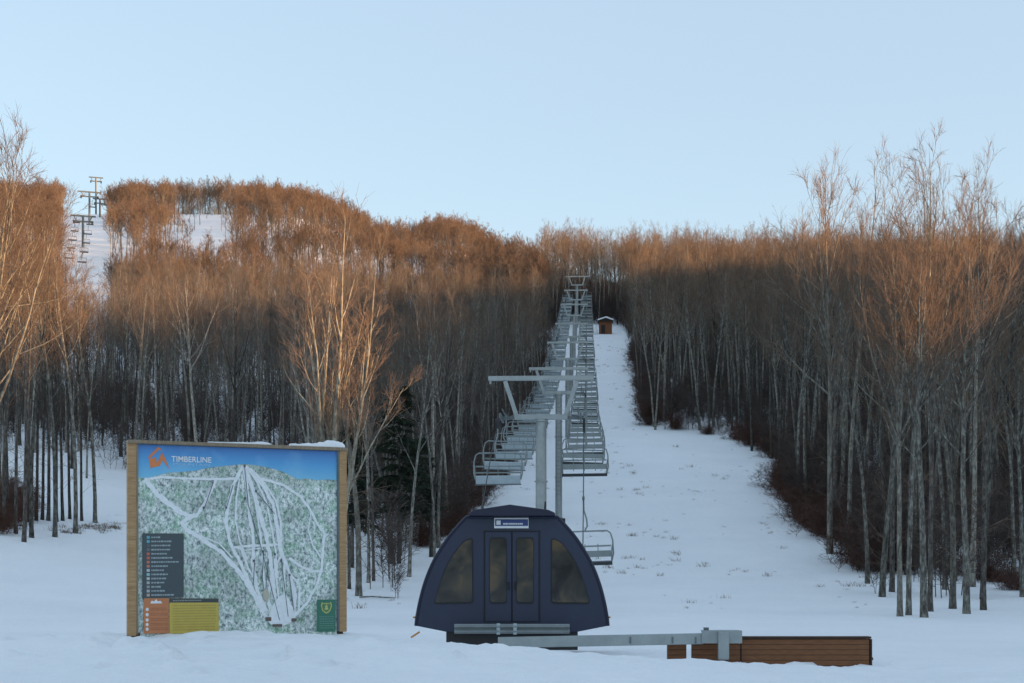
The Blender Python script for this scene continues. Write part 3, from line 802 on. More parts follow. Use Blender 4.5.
def tower(y, label, w=5.05, first=False, twin=False):
    zt = ropez(y); x = liftx(y); base = gz(x, y)
    t = thing('lift_tower', (x, y, base), label, 'lift tower', 'towers of the chairlift', line_rz)
    h = zt - base
    r = 0.27
    c = MB().tube([(0, 0, -0.6), (0, 0, h * 0.5), (0, 0, h + 0.1)], [r, r * 0.97, r * 0.93], 20)
    for zf in (0.0, h * 0.33, h * 0.66, h):
        c.tube([(0, 0, zf - 0.03), (0, 0, zf + 0.03)], r + 0.05, 20)
    c.build('column', M['galv'], t, smooth=False)
    MB().box((0, 0, h + 0.20), (2.55, 0.34, 0.24)).build('crossarm', M['galv'], t, bevel=0.02)
    for s in (-1, 1):
        MB().bar((s * 1.18, 0, h + 0.30), (s * 1.72, 0, h + 1.92), 0.20, 0.20).build('strut', M['galv'], t)
    lb = MB().box((0, 0, h + 2.06), (w, 0.20, 0.22)); lb.box((-w / 2 + 0.1, 0, h + 1.88), (0.10, 0.14, 0.16)); lb.box((w / 2 - 0.1, 0, h + 1.88), (0.10, 0.14, 0.16))
    lb.build('lifting_beam', M['galv'], t, bevel=0.015)
    for s in (-1, 1):
        b = MB().box((s * 1.62, 0, h + 0.16), (0.75, 0.14, 0.14)); b.box((s * GAUGE - s * 0.16, 0, h + 0.16), (0.10, 2.6, 0.20))
        b.box((s * GAUGE - s * 0.28, 0.0, h + 0.42), (0.06, 3.0, 0.04))
        sh = b.build('sheave_beam', M['galv_dark'], t)
        for k in range(6):
            yy_ = -1.25 + k * 0.5
            MB().tube([(s * GAUGE - 0.06, yy_, h - 0.20), (s * GAUGE + 0.06, yy_, h - 0.20)], 0.22, 16).build('sheave', M['rubber'], sh)
    if y < 210:
        lad = MB()
        for s in (-0.17, 0.17): lad.bar((s + 0.0, -r - 0.14, 1.6), (s, -r - 0.14, h - 0.2), 0.03)
        zz = 1.8
        while zz < h - 0.3: lad.bar((-0.17, -r - 0.14, zz), (0.17, -r - 0.14, zz), 0.022); zz += 0.32
        if not first: lad.build('ladder', M['galv_dark'], t)
    return t
tower(68, 'lowest lift tower with pale column and the widest beam, above the navy hut', 5.05, True)
tower(110, 'second lift tower from the bottom, its grey column half behind the lowest one', 4.6)
tower(160, 'third lift tower from the bottom of the chairlift', 4.6)
tower(200, 'fourth lift tower from the bottom, between crowded chairs', 4.6)
tower(240, 'fifth lift tower from the bottom, high on the run', 4.6)
tower(278, 'sixth lift tower, one below the topmost visible', 4.6)
tower(310, 'topmost lift tower visible, small against the brown trees', 5.0)

def rope_line(s):
    out = []
    for i, (y, z) in enumerate(rope_pts):
        if i:
            y0, z0 = rope_pts[i-1]; L = y - y0
            for k in range(1, 8):
                f = k / 8; yy_ = y0 + L * f
                out.append((yy_, z0 + (z - z0) * f - (L * L) * 0.00020 * 4 * f * (1 - f) * (1 if L > 20 else 0)))
        out.append((y, z))
    return [(liftx(y) + s * GAUGE, y, z) for y, z in out]
ra_, rb_ = rope_line(-1), rope_line(1)
bw = []
for k in range(0, 13):
    a = math.pi * k / 12
    bw.append((liftx(46) - GAUGE * math.cos(a), 46 - GAUGE * math.sin(a), 0.2))
loop = ra_[::-1] + bw[1:-1] + rb_
o = MB().tube(loop, 0.022, 6).build('haul_rope', M['rope'])
tag(o, 'dark steel haul cable running up both sides of the lift towers', 'cable')
# bullwheel at the bottom, behind the hut
bx, by = liftx(46), 46.0
t = thing('bullwheel_station', (bx, by, gz(bx, by)), 'horizontal lift bullwheel on a stout post behind the navy hut', 'bullwheel')
bz = 0.2 - gz(bx, by)
MB().tube([(0, 0, -0.5), (0, 0, bz - 0.1)], 0.35, 16).build('post', M['galv_dark'], t)
w_ = MB().tube([(GAUGE * 0.97 * math.cos(a), GAUGE * 0.97 * math.sin(a), bz) for a in np.linspace(0, 2 * math.pi, 41)], 0.06, 8, cap=False)
for k in range(8): w_.bar((0, 0, bz), (1.95 * math.cos(k * math.pi / 4), 1.95 * math.sin(k * math.pi / 4), bz), 0.08)
w_.build('wheel', M['galv_dark'], t)

def make_chair(seat_tilt, seat_mat, dark):
    t = thing('lift_chair', (0, 0, 0), '', 'chair')
    MB().box((0, 0, 0.0), (0.10, 0.34, 0.14)).build('grip', M['galv_dark'], t)
    MB().tube([(0, 0, -0.02), (0.0, -0.03, -0.5), (0.10, -0.05, -0.85), (0.12, -0.05, -1.15), (0, -0.03, -1.36)], 0.035, 8).build('hanger', M['chair_tube'], t)
    fr = MB().tube([(-1.08, -0.02, -2.62), (-1.16, -0.05, -2.3), (-1.14, -0.1, -1.75), (-1.06, -0.08, -1.46), (-0.92, -0.03, -1.36), (0.92, -0.03, -1.36), (1.06, -0.08, -1.46), (1.14, -0.1, -1.75), (1.16, -0.05, -2.3), (1.08, -0.02, -2.62)], 0.032, 8)
    for s in (-1, 1):
        fr.tube([(s * 1.14, -0.08, -1.9), (s * 1.10, 0.30, -2.05), (s * 1.08, 0.50, -2.40), (s * 1.06, 0.42, -2.66)], 0.026, 6)
    fr.build('frame', M['chair_tube'], t)
    bk = MB()
    for z in (-1.98, -2.28): bk.box((0, -0.16, z), (2.14, 0.03, 0.07))
    for x in (-0.53, 0, 0.53): bk.box((x, -0.14, -2.2), (0.035, 0.03, 0.62))
    if dark: bk.box((0, -0.20, -2.30), (2.12, 0.03, 0.26))
    bk.build('backrest', M['chair_tube'], t)
    rot = Matrix.Rotation(R(seat_tilt), 3, 'X')
    MB().box((0, 0.14, -2.64), (2.12, 0.52, 0.05), rot).build('seat', seat_mat, t, bevel=0.015)
    e = MB()
    dz = 0.26 * math.sin(R(seat_tilt)); dy = 0.26 * math.cos(R(seat_tilt))
    e.tube([(-1.10, 0.14 - dy, -2.68 - dz), (1.10, 0.14 - dy, -2.68 - dz)], 0.075 if dark else 0.03, 8)
    e.build('seat_bar', M['dark_bar'] if dark else M['galv_dark'], t)
    return t
up0 = make_chair(4, M['galv_dark'], True)
dn0 = make_chair(42, M['galv_pale'], False)
ordn = ['lowest', 'second', 'third', 'fourth', 'fifth', 'sixth', 'seventh', 'eighth', 'ninth', 'tenth']
for side, proto, y0, st, nm in ((1, up0, 58.5, 7.0, 'ascending'), (-1, dn0, 67.6, 7.0, 'descending')):
    y = y0; k = 0
    while y < 312:
        x = liftx(y) + side * GAUGE
        if k == 0 and side == 1: lab = 'empty quad chair hanging lowest of all, just beside the navy hut'
        elif k == 0: lab = 'lowest empty pale-seated quad chair on the descending side, over the wood edge'
        elif k < 10: lab = f'{ordn[k]} empty quad chair from the bottom on the {nm} side of the lift'
        else: lab = f'small empty quad chair high up on the {nm} side of the lift'
        grp = f'quad chairs high on the {nm} side' if k >= 10 else f'quad chairs on the {nm} side'
        loc = (x, y, ropez(y) - 0.03); rz = line_rz + (0 if side == 1 else math.pi) + rnd.uniform(-0.07, 0.07)
        if k == 0:
            c = proto; c.location = loc; c.rotation_euler = (0, 0, rz); c['label'] = lab; c['group'] = grp
        else: c = dup(proto, loc, rz, lab, grp)
        c.rotation_euler[0] = rnd.uniform(-0.06, 0.06); c.rotation_euler[1] = rnd.uniform(-0.035, 0.035)
        if k == 0 and side == 1: y += 3.9
        y += st * rnd.uniform(0.84, 1.16); k += 1

# ------------------------------------------------------------------ small hut at the top of the run
hx, hy = at(605.5, 292), 292.0
hb = gz(hx, hy)
t = thing('wooden_hut', (hx, hy, hb), 'small brown board hut with snowy roof at the top of the run', 'hut', rz=-0.05); t.scale = (0.86, 0.86, 0.9)
MB().box((0, 1.2, 1.2), (3.1, 2.4, 3.4)).build('wall', M['hut_wood'], t)
MB().box((-0.55, -0.03, 1.1), (0.9, 0.06, 1.9)).build('door', M['hut_dark'], t)
rfm = MB().prism([(-1.85, 2.88), (1.85, 2.88), (1.85, 3.05), (0, 3.65), (-1.85, 3.05)], -0.5, 2.9).build('roof', M['hut_dark'], t)
MB().prism([(-1.9, 3.06), (0, 3.67), (1.9, 3.06), (1.9, 3.35), (0.2, 4.0), (-1.9, 3.38)], -0.55, 2.95).build('snow_layer', M['snow_cap'], rfm)
o = MB(); o.tube([(0, 0, -0.2), (0.02, 0, 0.8), (0.0, 0, 1.7), (0, 0, 2.0)], [0.75, 0.7, 0.45, 0.1], 10)
o = o.build('snow_mound', M['snow_cap'], smooth=True); o.location = (hx - 2.4, hy - 1, gz(hx - 2.4, hy - 1)); tag(o, 'white snow heap beside the small brown hut', 'snow heap')

# ------------------------------------------------------------------ second lift on the far crest
def crest_tower(px, Y, ztop, w, label):
    x = at(px, Y); base = gz(x, Y); h = hz(ztop, Y) - base
    t = thing('lift_tower', (x, Y, base), label, 'lift tower', 'towers of the far lift', 0.3)
    MB().tube([(0, 0, -0.5), (0, 0, h - 0.2)], [0.42, 0.34], 10).build('column', M['galv_dark'], t)
    MB().box((0, 0, h), (w, 0.5, 0.42)).build('lifting_beam', M['galv_dark'], t)
    MB().box((0, 0, h - 1.7), (w * 0.78, 0.5, 0.40)).build('crossarm', M['galv_dark'], t)
    for s in (-1, 1):
        MB().bar((s * w * 0.25, 0, h - 1.7), (s * w * 0.36, 0, h), 0.26).build('strut', M['galv_dark'], t)
        MB().box((s * w * 0.36, 0, h - 1.95), (0.5, 2.6, 0.5)).build('sheave_beam', M['rubber'], t)
    return h
crest_tower(96, 640, 177.5, 6.2, 'tower standing highest on the skyline of the far crest lift')
crest_tower(89.5, 520, 192, 8.2, 'tower with wide dark arms just below the skyline of the far lift')
crest_tower(100, 560, 199, 5.5, 'shorter tower beside the wide-armed one at the notch of the far crest')
crest_tower(83, 440, 216, 7.6, 'lowest visible tower of the far crest lift, on its snowy swath')
fc = MB()
def crest_chair(px, py, Y, lab, grp):
    x = at(px, Y); z = hz(py, Y)
    o = thing('lift_chair', (x, Y, z), lab, 'chair', grp, 0.3)
    MB().box((0, 0, 0), (2.3, 0.6, 0.26)).build('seat', M['dark_bar'], o)
    MB().tube([(-1.1, 0, 0), (-1.1, 0, 1.1), (1.1, 0, 1.1), (1.1, 0, 0)], 0.07, 5).build('frame', M['galv_dark'], o)
    MB().tube([(0, 0, 1.1), (0.1, 0, 2.6)], 0.07, 5).build('hanger', M['galv_dark'], o)
for k, (px, py, Y) in enumerate([(76.5, 222.5, 470), (90, 224.5, 470), (74.5, 231, 440), (88, 234, 440), (72.5, 240, 412), (86, 243, 412), (71, 248, 390), (84, 252, 390), (69, 258, 370), (82, 262, 370), (92, 207, 520), (104, 205, 535)]):
    crest_chair(px, py, Y, 'tiny dark empty chair on the far crest lift above the snowy swath', 'chairs of the far crest lift')

# ------------------------------------------------------------------ navy operator hut, a barrel-shaped shell
CY = 28.0; k_ = CY / F
cx_ = at(512, CY); cz_ = hz(628, CY)
hut = thing('lift_hut', (cx_, CY, cz_), 'navy blue dome-shaped lift hut with double doors and four windows', 'hut')
def L2(px, py): return ((px - 512) * k_, (628 - py) * k_)
side = [(607.8, 626), (606.8, 617), (604.0, 602), (598.6, 582), (590.0, 561), (577.5, 540.5), (567.5, 528), (557.5, 517.0)]
def smooth_line(P, n=5):
    P = [Vector(p) for p in P]; out_ = []
    for i in range(len(P) - 1):
        a_, b_, c_, d_ = P[max(i-1, 0)], P[i], P[i+1], P[min(i+2, len(P)-1)]
        for q in range(n):
            t_ = q / n
            out_.append(tuple(0.5 * ((2*b_) + (c_-a_)*t_ + (2*a_-5*b_+4*c_-d_)*t_*t_ + (3*b_-a_-3*c_+d_)*t_**3)))
    return out_ + [tuple(P[-1])]
right = smooth_line([L2(*p) for p in side])
left_ = [(-x, z) for x, z in right]
bot = [L2(575, 633.5), L2(449, 633.5)]
out = bot[::-1][:1] + [] 
outline = [L2(575, 632.5)] + right + left_[::-1] + [L2(449, 632.5)]
DEP = 2.5
MB().prism(outline, 0.05, DEP).build('shell', M['navy'], hut, bevel=0.03)
def off(poly, d):
    c = Vector((sum(p[0] for p in poly) / len(poly), sum(p[1] for p in poly) / len(poly)))
    return [tuple(c + (Vector(p) - c) * (1 + d / max(0.2, (Vector(p) - c).length))) for p in poly]
# raised rim along the arch
rim = MB()
arch = right + left_[::-1]
rim.tube([(x * 1.004, 0.06, z) for x, z in arch], 0.035, 8)
rim.tube([(x * 1.004, DEP, z) for x, z in arch], 0.035, 8)
rim.build('rim', M['navy_dark'], hut)
cap = [L2(469, 516.5), L2(555, 516.5), L2(554.6, 513), L2(548, 510.2), L2(510, 505), L2(475, 510.2), L2(469, 513.5)]
MB().prism(cap, -0.22, DEP + 0.05).build('roof_cap', M['navy_dark'], hut, bevel=0.02)
def arcpts(poly, r=0.05, n=4):
    """rounded polygon corners"""
    res = []
    m = len(poly)
    for i in range(m):
        p = Vector(poly[i]); a = Vector(poly[i-1]) - p; b = Vector(poly[(i+1) % m]) - p
        rr_ = min(r, a.length * 0.45, b.length * 0.45)
        p0 = p + a.normalized() * rr_; p1 = p + b.normalized() * rr_
        for q in range(n + 1):
            f = q / n; res.append(tuple(p0 * (1-f)**2 + p * 2*f*(1-f) + p1 * f*f))
    return res
def glass_mat():
    m = bpy.data.materials.new('painted reflection pane'); m.use_nodes = True
    nt = m.node_tree; nd = nt.nodes; lk = nt.links; b = nd['Principled BSDF']
    b.inputs['Roughness'].default_value = 0.12; b.inputs['Specular IOR Level'].default_value = 0.5
    tc = nd.new('ShaderNodeTexCoord'); n = nd.new('ShaderNodeTexNoise'); n.inputs['Scale'].default_value = 1.6; n.inputs['Detail'].default_value = 3; n.inputs['Distortion'].default_value = 0.6
    lk.new(tc.outputs['Object'], n.inputs['Vector'])
    r = nd.new('ShaderNodeValToRGB'); e = r.color_ramp.elements
    e[0].position = 0.34; e[0].color = (0.010, 0.010, 0.010, 1); e[1].position = 0.66; e[1].color = (0.11, 0.078, 0.045, 1)  # dark and tan patches: reflections painted into the pane colour
    q = e.new(0.5); q.color = (0.040, 0.038, 0.032, 1)
    lk.new(n.outputs['Fac'], r.inputs['Fac']); lk.new(r.outputs['Color'], b.inputs['Base Color'])
    return m
M['glass'] = glass_mat()
def window(poly, parent, y, name='window'):
    poly = arcpts(poly, 0.07)
    fr = MB().prism(off(poly, 0.035), y - 0.014, y + 0.02).build(name, M['seal'], parent)
    MB().prism(poly, y - 0.022, y + 0.01).build('pane', M['glass'], fr)
wl = [L2(471.7, 539), L2(472.2, 602), L2(434.6, 602.6)] + smooth_line([L2(434.6, 602.6), L2(439, 587), L2(448.6, 563), L2(460.5, 545.5), L2(466, 541)], 4)[2:]
window(wl, hut, 0.05); window([(-x, z) for x, z in wl][::-1], hut, 0.05)
for s, x0, x1 in ((-1, 485.2, 511.2), (1, 512.6, 538.6)):
    poly = [L2(x0, 621.5), L2(x1, 621.5), L2(x1, 532), L2(x0, 532)]
    d = MB().prism(poly, 0.012, 0.06).build('door', M['navy'], hut, bevel=0.008)
    a, b_ = (490.0, 506.2) if s < 0 else (516.8, 533.2)
    window([L2(a, 602), L2(b_, 602), L2(b_, 539), L2(a, 539)], d, 0.012)
    hx_ = L2(508.6 if s < 0 else 515.2, 590)
    MB().tube([(hx_[0], -0.02, hx_[1]), (hx_[0], -0.02, hx_[1] + 0.16)], 0.014, 6).build('handle', M['seal'], d)
for px in (484.2, 511.9, 539.6):
    a = L2(px, 622); b_ = L2(px, 531); MB().box((a[0], 0.045, (a[1] + b_[1]) / 2), (0.022, 0.02, b_[1] - a[1])).build('seam', M['seal'], hut)
a = L2(484.2, 531); b_ = L2(539.6, 531); MB().box((0, 0.045, a[1]), (b_[0] - a[0] + 0.022, 0.02, 0.016)).build('seam', M['seal'], hut)
a = L2(494.2, 528.2); b_ = L2(528.6, 517.8)
pl = MB().box(((a[0] + b_[0]) / 2, 0.03, (a[1] + b_[1]) / 2), (b_[0] - a[0], 0.03, b_[1] - a[1])).build('name_plate', M['white_paint'], hut)
a2 = L2(495.2, 525.9); b2 = L2(528.0, 519.3)
MB().box(((a2[0] + b2[0]) / 2, 0.012, (a2[1] + b2[1]) / 2), (b2[0] - a2[0], 0.01, b2[1] - a2[1])).build('blue_field', M['blue_paint'], pl)
lt = MB()
c0 = L2(498.5, 522.6); lt.box((c0[0], 0.004, c0[1]), (0.085, 0.006, 0.085))
rl = random.Random(2); xq = 503.2
while xq < 523:
    w = rl.uniform(0.9, 1.7); q = L2(xq + w / 2, 523.8); lt.box((q[0], 0.004, q[1]), (w * k_, 0.006, 0.030)); xq += w + 0.45
lt.build('lettering', M['white_paint'], pl)
# bumper rail across the doors
a = L2(455, 633); b_ = L2(569, 623.5)
bz_ = (a[1] + b_[1]) / 2
bmp = MB(); prof = []
for q in range(13):
    f = q / 12; prof.append((0.04 * math.cos(f * 4 * math.pi) - 0.04, (f - 0.5) * (b_[1] - a[1])))
n_ = len(prof); vs = []
for xx in (a[0], L2(498, 0)[0], L2(514, 0)[0], b_[0]):
    vs += [(xx, -0.30 + p, bz_ + z) for p, z in prof]
    vs += [(xx, -0.24 + p, bz_ + z) for p, z in prof]
fs = []
for i in range(3):
    for j in range(n_ - 1):
        o_ = i * 2 * n_
        fs.append((o_ + j, o_ + j + 1, o_ + 2*n_ + j + 1, o_ + 2*n_ + j)); fs.append((o_ + n_ + j, o_ + 2*n_ + n_ + j, o_ + 2*n_ + n_ + j + 1, o_ + n_ + j + 1))
bmp.add(vs, fs)
br = bmp.build('bumper_rail', M['galv'], hut)
for px in (498.5, 515.0):
    q = L2(px, 0)[0]; MB().box((q, -0.345, bz_), (0.07, 0.02, b_[1] - a[1] + 0.03)).build('joint_plate', M['galv_pale'], br)
for px in (470, 555): q = L2(px, 0)[0]; MB().box((q, -0.10, bz_ - 0.02), (0.12, 0.26, 0.12)).build('bracket', M['galv_dark'], br)
MB().box((0, 1.2, -0.22), (2.6, 2.2, 0.44)).build('gap_shade', M['rubber'], hut)  # black block standing for the shaded gap beneath the shell
for px, py in ((414.2, 617.5), (609.3, 617.5)):
    q = L2(px, py); MB().box((q[0], 0.12, q[1]), (0.06, 0.08, 0.035)).build('marker', M['amber'], hut)
q = L2(545.2, 511); MB().tube([(q[0], 0.3, q[1]), (q[0] + 0.01, 0.3, q[1] + 0.20)], [0.022, 0.016], 6).build('antenna', M['rubber'], hut)
q = L2(565.4, 529.5); MB().box((q[0], 1.6, q[1] + 0.08), (0.11, 0.2, 0.40)).build('vent_box', M['rubber'], hut)
# stick in the snow beside it
o = MB().bar((0, 0, 0), (0.17, 0.0, 0.11), 0.035).build('wooden_stake', M['amber']); sx_, sy_ = at(411, 27.6), 27.6; o.location = (sx_, sy_, hz(637.5, 27.6)); tag(o, 'short orange-brown stake end tilted in the snow by the navy hut', 'stake')

# ------------------------------------------------------------------ steel beam and timber in front
BY = 26.2
bt = thing('steel_beam', (at(618, BY), BY, hz(641, BY)), 'long galvanised steel beam lying in the snow before the navy hut', 'beam', rz=0.0)
ox, oz = at(618, BY), hz(641, BY)
def Q(px, py, Yd=BY): return Vector((at(px, Yd) - ox, Yd - BY, hz(py, Yd) - oz))
a = Q(498, 642.6); b_ = Q(703, 638.6)
bb = MB(); d_ = (b_ - a)
bb.bar(a + Vector((0, 0, 0)), b_, 0.16, 0.20)
bo = bb.build('box_beam', M['galv'], bt, bevel=0.012)
br_ = MB().box(Q(721, 636.6) + Vector((0, -0.10, 0)), (0.74, 0.05, 0.235))
br_.box(Q(721, 631) + Vector((0, 0.02, 0.0)), (0.70, 0.26, 0.03))
br_.build('end_bracket', M['galv'], bt, bevel=0.006)
MB().box(Q(722, 645) + Vector((0, -0.18, 0)), (0.20, 0.10, 0.52)).build('leg', M['galv'], bt, bevel=0.02)
MB().tube([Q(706, 631) + Vector((0, -0.02, 0)), Q(706, 629) + Vector((0, -0.02, 0.03))], 0.05, 8).build('bolt_head', M['galv_dark'], bt)
for px in (630, 672, 695):
    MB().bar(Q(px, 634 + (640 - px) * -0.0) + Vector((0, -0.095, -0.05)), Q(px, 640) + Vector((0, -0.095, -0.06)), 0.03, 0.01).build('slot_mark', M['galv_dark'], bt)
TY = 26.5
tb = thing('timber_retaining_wall', (at(770, TY), TY, hz(655, TY)), 'low red-brown plank wall half buried in snow beyond the steel beam', 'plank wall')
ox2, oz2 = at(770, TY), hz(655, TY)
def T(px, py, Yd=TY): return Vector((at(px, Yd) - ox2, Yd - TY, hz(py, Yd) - oz2))
def board(x0, x1, y0, y1, name):
    p, q = T(x0, y1), T(x1, y0)
    return MB().box(((p.x + q.x) / 2, 0.1, (p.z + q.z) / 2 - 0.1), (q.x - p.x, 0.2, q.z - p.z + 0.2)).build(name, M['plank_wood'], tb, bevel=0.008)
board(668, 686.5, 644, 655, 'plank_panel'); board(692.5, 740, 643.5, 656, 'plank_panel'); board(741.5, 869.5, 639, 668, 'plank_panel')
p, q = T(741, 639.4), T(871, 637.6); MB().box(((p.x + q.x) / 2, 0.1, p.z + 0.035), (q.x - p.x, 0.26, 0.035)).build('top_edge', M['plank_dark'], tb)
p = T(870.6, 653); MB().box((p.x + 0.01, 0.1, p.z), (0.03, 0.24, 0.52)).build('end_board', M['plank_dark'], tb)
p = T(872.3, 659); MB().tube([(p.x - 0.04, 0.08, p.z), (p.x + 0.03, 0.08, p.z)], 0.03, 6).build('bolt_end', M['plank_dark'], tb)

# ------------------------------------------------------------------ trail map board
DL, DR = 24.2, 25.6
PLft = Vector((at(138, DL), DL, 0)); PRgt = Vector((at(337, DR), DR, 0))
ax = (PRgt - PLft); W = ax.length; ang = math.atan2(ax.y, ax.x)
z_top = hz(444, DL); z_bot = hz(634.5, DL); Hh = z_top - z_bot
sg = thing('map_board', (PLft.x, PLft.y, z_bot), 'big painted trail map board on two wooden posts, its foot in snow', 'map board', rz=ang)
# local frame: x along the board, y away from the viewer, z up from the visible foot
def panel_material():
    m = bpy.data.materials.new('map artwork'); m.use_nodes = True
    nt = m.node_tree; nd = nt.nodes; lk = nt.links; b = nd['Principled BSDF']; b.inputs['Roughness'].default_value = 0.55
    tc = nd.new('ShaderNodeTexCoord')
    mp = nd.new('ShaderNodeMapping'); mp.inputs['Scale'].default_value = (1, 1, 0.7); lk.new(tc.outputs['Object'], mp.inputs[0])
    n1 = nd.new('ShaderNodeTexNoise'); n1.inputs['Scale'].default_value = 17; n1.inputs['Detail'].default_value = 5; n1.inputs['Roughness'].default_value = 0.8
    n2 = nd.new('ShaderNodeTexNoise'); n2.inputs['Scale'].default_value = 3.6; n2.inputs['Detail'].default_value = 5; n2.inputs['Roughness'].default_value = 0.7
    n3 = nd.new('ShaderNodeTexNoise'); n3.inputs['Scale'].default_value = 30; n3.inputs['Detail'].default_value = 4; n3.inputs['Roughness'].default_value = 0.8
    for n in (n1, n3): lk.new(mp.outputs[0], n.inputs['Vector'])
    lk.new(tc.outputs['Object'], n2.inputs['Vector'])
    r = nd.new('ShaderNodeValToRGB'); e = r.color_ramp.elements
    e[0].position = 0.38; e[0].color = (0.10, 0.12, 0.14, 1); e[1].position = 0.58; e[1].color = (0.78, 0.81, 0.80, 1)
    q = e.new(0.47); q.color = (0.38, 0.47, 0.45, 1)
    lk.new(n1.outputs['Fac'], r.inputs['Fac'])
    gm = nd.new('ShaderNodeMapRange'); gm.inputs['From Min'].default_value = 0.44; gm.inputs['From Max'].default_value = 0.62; lk.new(n2.outputs['Fac'], gm.inputs['Value'])
    g3 = nd.new('ShaderNodeMapRange'); g3.inputs['From Min'].default_value = 0.42; g3.inputs['From Max'].default_value = 0.56; lk.new(n3.outputs['Fac'], g3.inputs['Value'])
    mu = nd.new('ShaderNodeMath'); mu.operation = 'MULTIPLY'; lk.new(gm.outputs[0], mu.inputs[0]); lk.new(g3.outputs[0], mu.inputs[1])
    mu2 = nd.new('ShaderNodeMath'); mu2.operation = 'MULTIPLY'; mu2.inputs[1].default_value = 0.85; lk.new(mu.outputs[0], mu2.inputs[0])
    mx = nd.new('ShaderNodeMix'); mx.data_type = 'RGBA'; mx.inputs['B'].default_value = (0.15, 0.36, 0.20, 1)
    lk.new(mu2.outputs[0], mx.inputs['Factor']); lk.new(r.outputs['Color'], mx.inputs['A'])
    n5 = nd.new('ShaderNodeTexNoise'); n5.inputs['Scale'].default_value = 1.5; n5.inputs['Detail'].default_value = 3; n5.inputs['Distortion'].default_value = 0.8; lk.new(tc.outputs['Object'], n5.inputs['Vector'])
    m5 = nd.new('ShaderNodeMapRange'); m5.inputs['From Min'].default_value = 0.35; m5.inputs['From Max'].default_value = 0.65; m5.inputs['To Min'].default_value = 0.74; m5.inputs['To Max'].default_value = 1.12; lk.new(n5.outputs['Fac'], m5.inputs['Value'])
    v5 = nd.new('ShaderNodeVectorMath'); v5.operation = 'SCALE'; lk.new(mx.outputs['Result'], v5.inputs[0]); lk.new(m5.outputs[0], v5.inputs['Scale']); lk.new(v5.outputs[0], b.inputs['Base Color'])
    return m
def flat(name, c, rough=0.55, var=0.06, scale=8): return mat(name, c, rough, 0, var, scale)
M['map'] = panel_material()
M['trail'] = mat('map trail white', (0.74, 0.78, 0.81), 0.55, 0, 0.10, 14)
def sky_art():
    m = bpy.data.materials.new('map sky'); m.use_nodes = True
    nt = m.node_tree; nd = nt.nodes; lk = nt.links; b = nd['Principled BSDF']; b.inputs['Roughness'].default_value = 0.5
    tc = nd.new('ShaderNodeTexCoord'); sx = nd.new('ShaderNodeSeparateXYZ'); lk.new(tc.outputs['Object'], sx.inputs[0])
    mr = nd.new('ShaderNodeMapRange'); mr.inputs['From Min'].default_value = Hh - 0.62; mr.inputs['From Max'].default_value = Hh; lk.new(sx.outputs['Z'], mr.inputs['Value'])
    r = nd.new('ShaderNodeValToRGB'); e = r.color_ramp.elements
    e[0].color = (0.20, 0.52, 0.72, 1); e[1].color = (0.05, 0.17, 0.46, 1); q = e.new(0.55); q.color = (0.09, 0.34, 0.64, 1)
    lk.new(mr.outputs[0], r.inputs['Fac'])
    n = nd.new('ShaderNodeTexNoise'); n.inputs['Scale'].default_value = 2.0; n.inputs['Detail'].default_value = 4; lk.new(tc.outputs['Object'], n.inputs['Vector'])
    nm = nd.new('ShaderNodeMapRange'); nm.inputs['From Min'].default_value = 0.5; nm.inputs['From Max'].default_value = 0.75; nm.inputs['To Max'].default_value = 0.3; lk.new(n.outputs['Fac'], nm.inputs['Value'])
    mx = nd.new('ShaderNodeMix'); mx.data_type = 'RGBA'; mx.inputs['B'].default_value = (0.30, 0.58, 0.78, 1)
    lk.new(nm.outputs[0], mx.inputs['Factor']); lk.new(r.outputs['Color'], mx.inputs['A']); lk.new(mx.outputs['Result'], b.inputs['Base Color'])
    return m
M['map_sky'] = sky_art()
pnl = MB().box((W / 2, 0.03, Hh / 2 - 0.25), (W, 0.05, Hh + 0.5)).build('map_panel', M['map'], sg)
# coordinates read off the artwork: 0..608 across, 0..580 down
def A2(zx, zy):
    u = (zx - 61) / 607.0
    top = 45 + 20 * u; bt_ = 626 + 2 * u
    return (u * W, Hh * (1 - (zy - top) / (bt_ - top)))
FACE = 0.005
def sheet(poly, d, name, m, parent):
    P = [A2(*p) for p in poly]
    return MB().prism(P, FACE - d, FACE - d + 0.002).build(name, m, parent)
ridge = [(61, 146), (80, 150), (115, 142), (150, 132), (190, 130), (230, 126), (262, 118), (300, 113), (340, 109), (380, 105), (410, 109), (440, 114), (470, 121), (500, 131), (525, 144), (545, 153), (575, 150), (600, 156), (635, 153), (667, 156)]
sheet(ridge[::-1] + [(61, 45.5), (667, 65)], 0.004, 'map_sky', M['map_sky'], pnl)
def ribbon(mb, pts_, w, d, jit=0.0, seed=0):
    """flat painted band along a polyline"""
    rg_ = random.Random(seed)
    P = [Vector(A2(*p)) for p in pts_]
    D = []
    for i in range(len(P) - 1):
        n = max(2, int((P[i+1] - P[i]).length / 0.05))
        for q in range(n): D.append(P[i] + (P[i+1] - P[i]) * q / n)
    D.append(P[-1]); vs = []; fs = []
    for i, p in enumerate(D):
        t_ = (D[min(i+1, len(D)-1)] - D[max(i-1, 0)]).normalized(); nn = Vector((-t_.y, t_.x))
        wa = w / 2 * (1 + rg_.uniform(-jit, jit)); wb = w / 2 * (1 + rg_.uniform(-jit, jit))
        p1 = p + nn * wa; p2 = p - nn * wb
        vs += [(p1.x, FACE - d, p1.y), (p2.x, FACE - d, p2.y)]
        if i: fs.append((2*i-2, 2*i-1, 2*i+1, 2*i))
    mb.add(vs, fs)
tr = MB()
